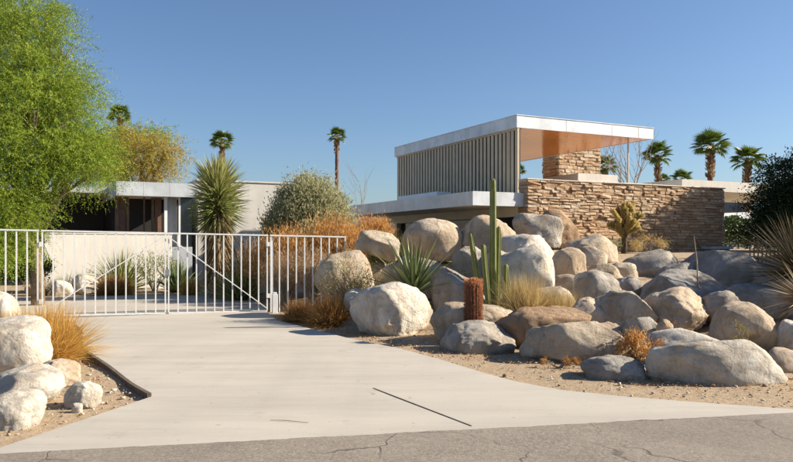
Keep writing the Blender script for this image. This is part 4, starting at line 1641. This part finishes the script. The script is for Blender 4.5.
def bright_tree():
    Y = 16.8
    foot = gpos(38, 290, Y)
    t = empty('feathery_green_tree', foot)
    tag(t, 'large bright green feathery tree drooping over the fence', 'tree')
    bl = [blob(20, 20, Y, 42, 40, foot), blob(-45, 0, Y + .3, 55, 50, foot), blob(40, 78, Y - .2, 44, 36, foot), blob(-25, 95, Y - .6, 50, 45, foot),
          blob(62, 132, Y + .1, 40, 30, foot), blob(12, 150, Y - .9, 42, 36, foot), blob(-48, 165, Y - .4, 40, 40, foot), blob(78, 155, Y - .2, 28, 16, foot),
          blob(8, 205, Y - 1.2, 26, 36, foot), blob(46, 158, Y - .8, 28, 16, foot), blob(-10, 50, Y + 1.2, 50, 40, foot), blob(92, 150, Y + .2, 18, 16, foot), blob(-30, 225, Y - 1.2, 30, 40, foot), blob(62, 48, Y, 22, 20, foot), blob(72, 106, Y, 26, 12, foot), blob(14, 222, Y - 1.0, 14, 20, foot), blob(0, 235, Y - 1.2, 22, 26, foot), blob(86, 150, Y - .5, 18, 14, foot), blob(60, 150, Y - .6, 24, 14, foot), blob(97, 168, Y - .3, 13, 10, foot), blob(35, 110, Y - 1, 40, 30, foot)]
    limbs(t, Vector((0, 0, 0)), bl, 0.13, M['bark'], 0.36)
    twig_crown('crown', bl, 16500, 34, M['leaf_bright'], t, 0.55, (0.044, 0.0125), droop=0.75, shell=2.6, clumps=620, spread=0.15)


bright_tree()


def mesquite():
    Y = 40.0
    foot = gpos(142, 240, Y)
    t = empty('yellow_mesquite_tree', foot)
    tag(t, 'sparse yellow-brown tree behind the low wing roof', 'tree')
    bl = [blob(140, 150, Y, 30, 18, foot), blob(118, 165, Y, 30, 20, foot), blob(160, 160, Y, 22, 14, foot), blob(166, 148, Y, 18, 8, foot), blob(120, 142, Y, 22, 10, foot),
          blob(95, 160, Y, 25, 22, foot), blob(148, 174, Y, 30, 10, foot)]
    limbs(t, Vector((0, 0, 0)), bl, 0.2, M['bark'], 0.5)
    twig_crown('crown', bl, 1900, 18, M['leaf_mesq'], t, 1.0, (0.13, 0.035), droop=0.7, shell=1.8)
    Y = 43.0
    foot = gpos(170, 240, Y)
    t = empty('green_mesquite_tree', foot)
    tag(t, 'thin green-topped tree behind the yellow-brown one', 'tree')
    bl = [blob(138, 136, Y, 20, 7, foot), blob(150, 138, Y, 26, 8, foot), blob(110, 138, Y, 20, 10, foot)]
    limbs(t, Vector((0, 0, 0)), bl, 0.15, M['bark'], 0.5)
    twig_crown('crown', bl, 700, 18, M['leaf_bright'], t, 1.0, (0.13, 0.03), droop=0.7, shell=1.6)


mesquite()


def broad_tree(name, label, foot, blobs, n, mat, leaf, r0=0.16):
    t = empty(name, foot)
    tag(t, label, 'tree')
    limbs(t, Vector((0, 0, 0)), blobs, r0, M['bark'], 0.45)
    twig_crown('crown', blobs, n, 14, mat, t, 0.5, leaf, droop=0.4, shell=2.6)
    return t


Yd = 22.5
fd = gpos(815, 260, Yd)
broad_tree('dark_leafy_tree', 'dense dark green tree beside the end of the stone wall', fd,
           [blob(796, 178, Yd, 34, 20, fd), blob(776, 203, Yd, 22, 13, fd), blob(772, 228, Yd - .4, 16, 10, fd), blob(815, 205, Yd, 40, 30, fd), blob(790, 228, Yd, 28, 18, fd), blob(840, 175, Yd, 40, 35, fd), blob(772, 218, Yd - .3, 14, 12, fd)],
           5200, M['leaf_dark'], (0.085, 0.035))
# tree standing outside the frame on the right; its shade falls on the wall and boulders
SHADE = [((14.9, 22.4), 4.85, 'broad dark tree standing past the end of the stone wall', 1.0),
         ((14.9, 16.7), 4.5, 'broad dark tree standing right of the shaded boulders', 1.0),
         ((14.6, 13.4), 4.4, 'smaller dark tree standing right of the spiky plants', 0.85)]
for (tx, ty), hh, lab, k in SHADE:
    fe = Vector((tx, ty, ground_z(tx, ty)))
    zc = hh - fe.z
    broad_tree('shade_tree', lab, fe,
               [(Vector((0, 0, zc)), (1.5 * k, 1.5 * k, 1.2)), (Vector((0.3, 1.1 * k, zc - .5)), (1.4 * k, 1.2, 1.2)), (Vector((0.2, -1.0 * k, zc - .5)), (1.4 * k, 1.1, 1.1)), (Vector((0.2, 0.2, zc - 1.6)), (1.6 * k, 1.9 * k, 1.0)), (Vector((0.9, 0, zc - .3)), (1.5 * k, 1.5 * k, 1.2))],
               6500, M['leaf_dark'], (0.11, 0.05))


# clipped hedge
def hedge(name, c, size, n, label):
    t = empty(name, c)
    tag(t, label, 'hedge')
    sx, sy, sz = size
    mb = MB()
    for k in range(9):
        x = lerp(-sx * 0.45, sx * 0.45, k / 8)
        mb.tube([(x, 0, -0.1), (x + 0.05, 0.05, sz * 0.8)], [0.03, 0.01], 5)
    mb.build('stems', M['bark'], t)
    p = (RNG.random((n, 3)) - 0.5) * np.array([sx, sy, 0]) + np.array([0, 0, 1]) * (RNG.random((n, 1)) ** 0.6) * sz
    p += 0.08 * np.sin(p[:, [1, 2, 0]] * 5)
    me = leaves_mesh('foliage', p, unit(RNG.normal(size=(n, 3)) + np.array([0, -0.3, 0.6])), 0.09, 0.045)
    link('foliage', me, M['leaf_hedge'], t)


hp = gpos(756, 250, 27.5)
hedge('hedge', hp, (3.0, 1.0, 1.35 - 0.2), 9000, 'dark green clipped hedge past the end of the stone wall')

# slab bench against the wall end
sbp = uv(5.9, -1.75, 0)
sb = empty('slab_bench', (sbp.x, sbp.y, ground_z(sbp.x, sbp.y)), ANG)
tag(sb, 'grey slab bench in the shade of the stone wall', 'bench')
zt = 1.42 - sb.location.z
MB().box(-0.1, 0.85, -0.15, 0.25, zt - 0.08, zt).build('seat', M['greywall'], sb, bevel=0.008)
MB().box(0.0, 0.1, -0.1, 0.2, -0.1, zt - 0.081).build('leg', M['greywall'], sb)
MB().box(0.65, 0.75, -0.1, 0.2, -0.1, zt - 0.081).build('leg', M['greywall'], sb)

# picket fence behind the spiky plant
pa = gpos(750, 268, 17.2)
pf = empty('picket_fence', pa, 0.25)
tag(pf, 'thin brown picket fence behind the spiky tan-leaved plant', 'fence')
pk = bpy.data.meshes.new('picket')
_mb = MB().box(-0.012, 0.012, -0.012, 0.012, 0, 1)
pk.from_pydata(_mb.v, [], _mb.f)
pk.materials.append(M['bark'])
for k in range(12):
    b = bpy.data.objects.new('picket', pk)
    COL.objects.link(b)
    b.parent = pf
    b.location = (k * 0.115, 0, -0.05)
    b.scale = (1, 1, 0.62 + random.uniform(-.01, .01))
MB().box(-0.05, 1.33, 0.013, 0.035, 0.48, 0.51).build('rail', M['bark'], pf)
MB().box(-0.05, 1.33, 0.013, 0.035, 0.12, 0.15).build('rail', M['bark'], pf)


# ------------------------------------------------------------------ palms
def frond_mesh(length=1.0, seg=18):
    """fan frond: petiole, then pleated radiating segments with drooping tips"""
    v, f, tn = [], [], []
    pet = 0.46 * length
    v += [(-0.012, 0, 0), (0.012, 0, 0), (0.010, pet, 0.01), (-0.010, pet, 0.01)]
    f.append((0, 1, 2, 3))
    tn += [0.9] * 4
    for k in range(seg):
        a = lerp(-1.75, 1.75, (k + 0.5) / seg)
        L = length * (0.60 - 0.10 * abs(a) / 1.75) * random.uniform(0.9, 1.05)
        w = 1.9 / seg
        da, db = a - w, a + w
        b = len(v)
        m1, m2 = L * 0.55, L
        dr = -0.10 * L
        v += [(0, pet, 0.01),
              (math.sin(da) * m1, pet + math.cos(da) * m1, 0.0), (math.sin(a) * m1, pet + math.cos(a) * m1, 0.035 * length), (math.sin(db) * m1, pet + math.cos(db) * m1, 0.0),
              (math.sin(a) * m2, pet + math.cos(a) * m2, dr - 0.08 * length * random.random())]
        f += [(b, b + 1, b + 2), (b, b + 2, b + 3), (b + 1, b + 4, b + 2), (b + 2, b + 4, b + 3)]
        tn += [0.3, 0.5, 0.6, 0.5, 0.8]
    me = bpy.data.meshes.new('frond')
    me.from_pydata(v, [], f)
    at = me.attributes.new('tint', 'FLOAT', 'POINT')
    at.data.foreach_set('value', np.array(tn, np.float32))
    me.materials.append(M['leaf_palm'])
    return me


FR = [frond_mesh() for _ in range(3)]


def palm(px, py, Y, rpx, label, trunk_px, n=24, skirt=0.5, parts=True, group='fan palms on the skyline'):
    c = P(px, py, Y)
    gz = ground_z(c.x, Y)
    t = empty('fan_palm', (c.x, Y, gz))
    tag(t, label, 'palm tree', group)
    H = c.z - gz
    R = rpx / FPX * Y
    r = trunk_px / FPX * Y / 2
    pts, rad = [], []
    for k in range(25):
        f = k / 24
        pts.append((0.12 * math.sin(f * 2), 0, H * f - 0.1))
        rad.append(r * (1.15 - 0.25 * f) * (1.0 + (0.10 if k % 2 else -0.04)))
    pts.append((0.12 * math.sin(2), 0, H))
    rad.append(r * 0.4)
    tr = MB().tube(pts, rad, 9)
    tr.build('trunk', M['palmtrunk'], t)
    # old leaf bases below the crown
    nb = 160
    az = RNG.random(nb) * 2 * PI
    z = H - (R * 1.6) * RNG.random(nb)
    b = np.stack([np.cos(az) * r * 0.9 + 0.1, np.sin(az) * r * 0.9, z], 1)
    d = np.stack([np.cos(az), np.sin(az), 1.2 + 0 * az], 1)
    link('leaf_bases', leaves_mesh('leaf_bases', b, d, R * 0.22, R * 0.10), M['dead_leaf'], t)
    acc = bmesh.new() if not parts else None
    for k in range(n):
        f = (k + 0.5) / n
        el = math.radians(lerp(82, -32, f ** 0.85) + random.uniform(-8, 8))
        az = k * 2.39996 + random.uniform(-.25, .25)
        rot = Matrix.Rotation(az, 4, 'Z') @ Matrix.Rotation(el, 4, 'X') @ Matrix.Rotation(random.uniform(-.5, .5), 4, 'Y')
        s = R * random.uniform(0.88, 1.08)
        mw = Matrix.Translation((0.11, 0, H - R * 0.06)) @ rot @ Matrix.Diagonal((s, s, s, 1))
        me = random.choice(FR)
        if parts:
            o = bpy.data.objects.new('frond', me)
            COL.objects.link(o)
            o.parent = t
            o.matrix_local = mw
        else:
            q = bmesh.new()
            q.from_mesh(me)
            q.transform(mw)
            tm = bpy.data.meshes.new('t')
            q.to_mesh(tm)
            q.free()
            acc.from_mesh(tm)
            bpy.data.meshes.remove(tm)
    if not parts:
        me = bpy.data.meshes.new('crown')
        acc.to_mesh(me)
        acc.free()
        me.materials.append(M['leaf_palm'])
        link('crown', me, None, t)


palm(709, 146, 62, 20, 'fan palm with reddish trunk, tallest behind the stone wall', 5.6)
palm(746, 159, 66, 18, 'fan palm beside the dark leafy tree', 5.4)
palm(657, 155, 70, 17, 'fan palm right of the bare pale tree', 4.4)
palm(221, 141, 85, 14, 'distant fan palm directly above the tall yucca', 3.4, parts=False, group='small far palms')
palm(336, 136, 105, 11, 'distant slender fan palm above the grey-green shrub', 3.6, parts=False, group='small far palms')
palm(119, 115, 90, 13, 'distant fan palm showing beside the feathery green tree', 3.4, parts=False, group='small far palms')
palm(604, 166, 75, 14, 'fan palm peeping out right of the chimney', 4, parts=False, group='small far palms')
palm(681, 179, 110, 12, 'low palm crown behind the annex roof', 3, parts=False, group='small far palms')
palm(517, 170, 90, 9, 'palm crown glimpsed under the pavilion roof', 3, parts=False, group='small far palms')
palm(664, 180, 120, 8, 'tiny palm crown low behind the annex roof edge', 2.5, parts=False, group='small far palms')


# bare pale tree by the roof column
def bare_tree(px, Y, top_py, label, spread=1.0, n=7, seed=3, r0=0.06):
    rnd = random.Random(seed)
    x = (px - CX) / FPX * Y
    foot = Vector((x, Y, ground_z(x, Y)))
    t = empty('bare_tree', foot)
    tag(t, label, 'tree')
    H = P(px, top_py, Y).z - foot.z
    tr = MB().tube([(0, 0, -0.1), (0.03, 0, H * 0.3), (0, 0, H * 0.55)], [r0 * 1.3, r0, r0 * 0.8], 8)
    tr.build('trunk', M['palebark'], t)
    mb = MB()

    def grow(p, d, L, r, lvl):
        pts = [p]
        rad = [r]
        q = p.copy()
        for k in range(4):
            d = (d + Vector((rnd.uniform(-.22, .22), rnd.uniform(-.22, .22), rnd.uniform(0, .18)))).normalized()
            q = q + d * L / 4
            pts.append(q.copy())
            rad.append(r * (1 - 0.2 * (k + 1)))
            if lvl < 2 and k > 0 and rnd.random() < 0.85:
                dd = (d + Vector((rnd.uniform(-.9, .9), rnd.uniform(-.9, .9), rnd.uniform(-.1, .4)))).normalized()
                grow(q.copy(), dd, L * 0.55, r * 0.5, lvl + 1)
        mb.tube(pts, rad, 5)

    for k in range(n):
        a = rnd.uniform(0, 2 * PI)
        d = Vector((math.cos(a) * 0.5 * spread, math.sin(a) * 0.5 * spread, 1)).normalized()
        grow(Vector((0, 0, H * rnd.uniform(0.35, 0.55))), d, H * 0.42, r0 * 0.55, 0)
    mb.build('branches', M['drytwig'], t)


bare_tree(631, 27.5, 142, 'bare pale twiggy tree under the tip of the pavilion roof', 0.9, 9)
bare_tree(362, 30, 168, 'thin bare shrub stalks left of the louvred side', 0.5, 5, 9, 0.025)

# small twig lying on the driveway
o = MB().tube([P(269, 424, 0) * 0 + Vector((-1.05, 6.02, 0.036)), Vector((-0.92, 5.99, 0.04)), Vector((-0.72, 5.93, 0.036))], [0.002, 0.003, 0.002], 5).build('fallen_twig', M['palebark'])
tag(o, 'thin orange twig lying on the concrete driveway', 'twig')
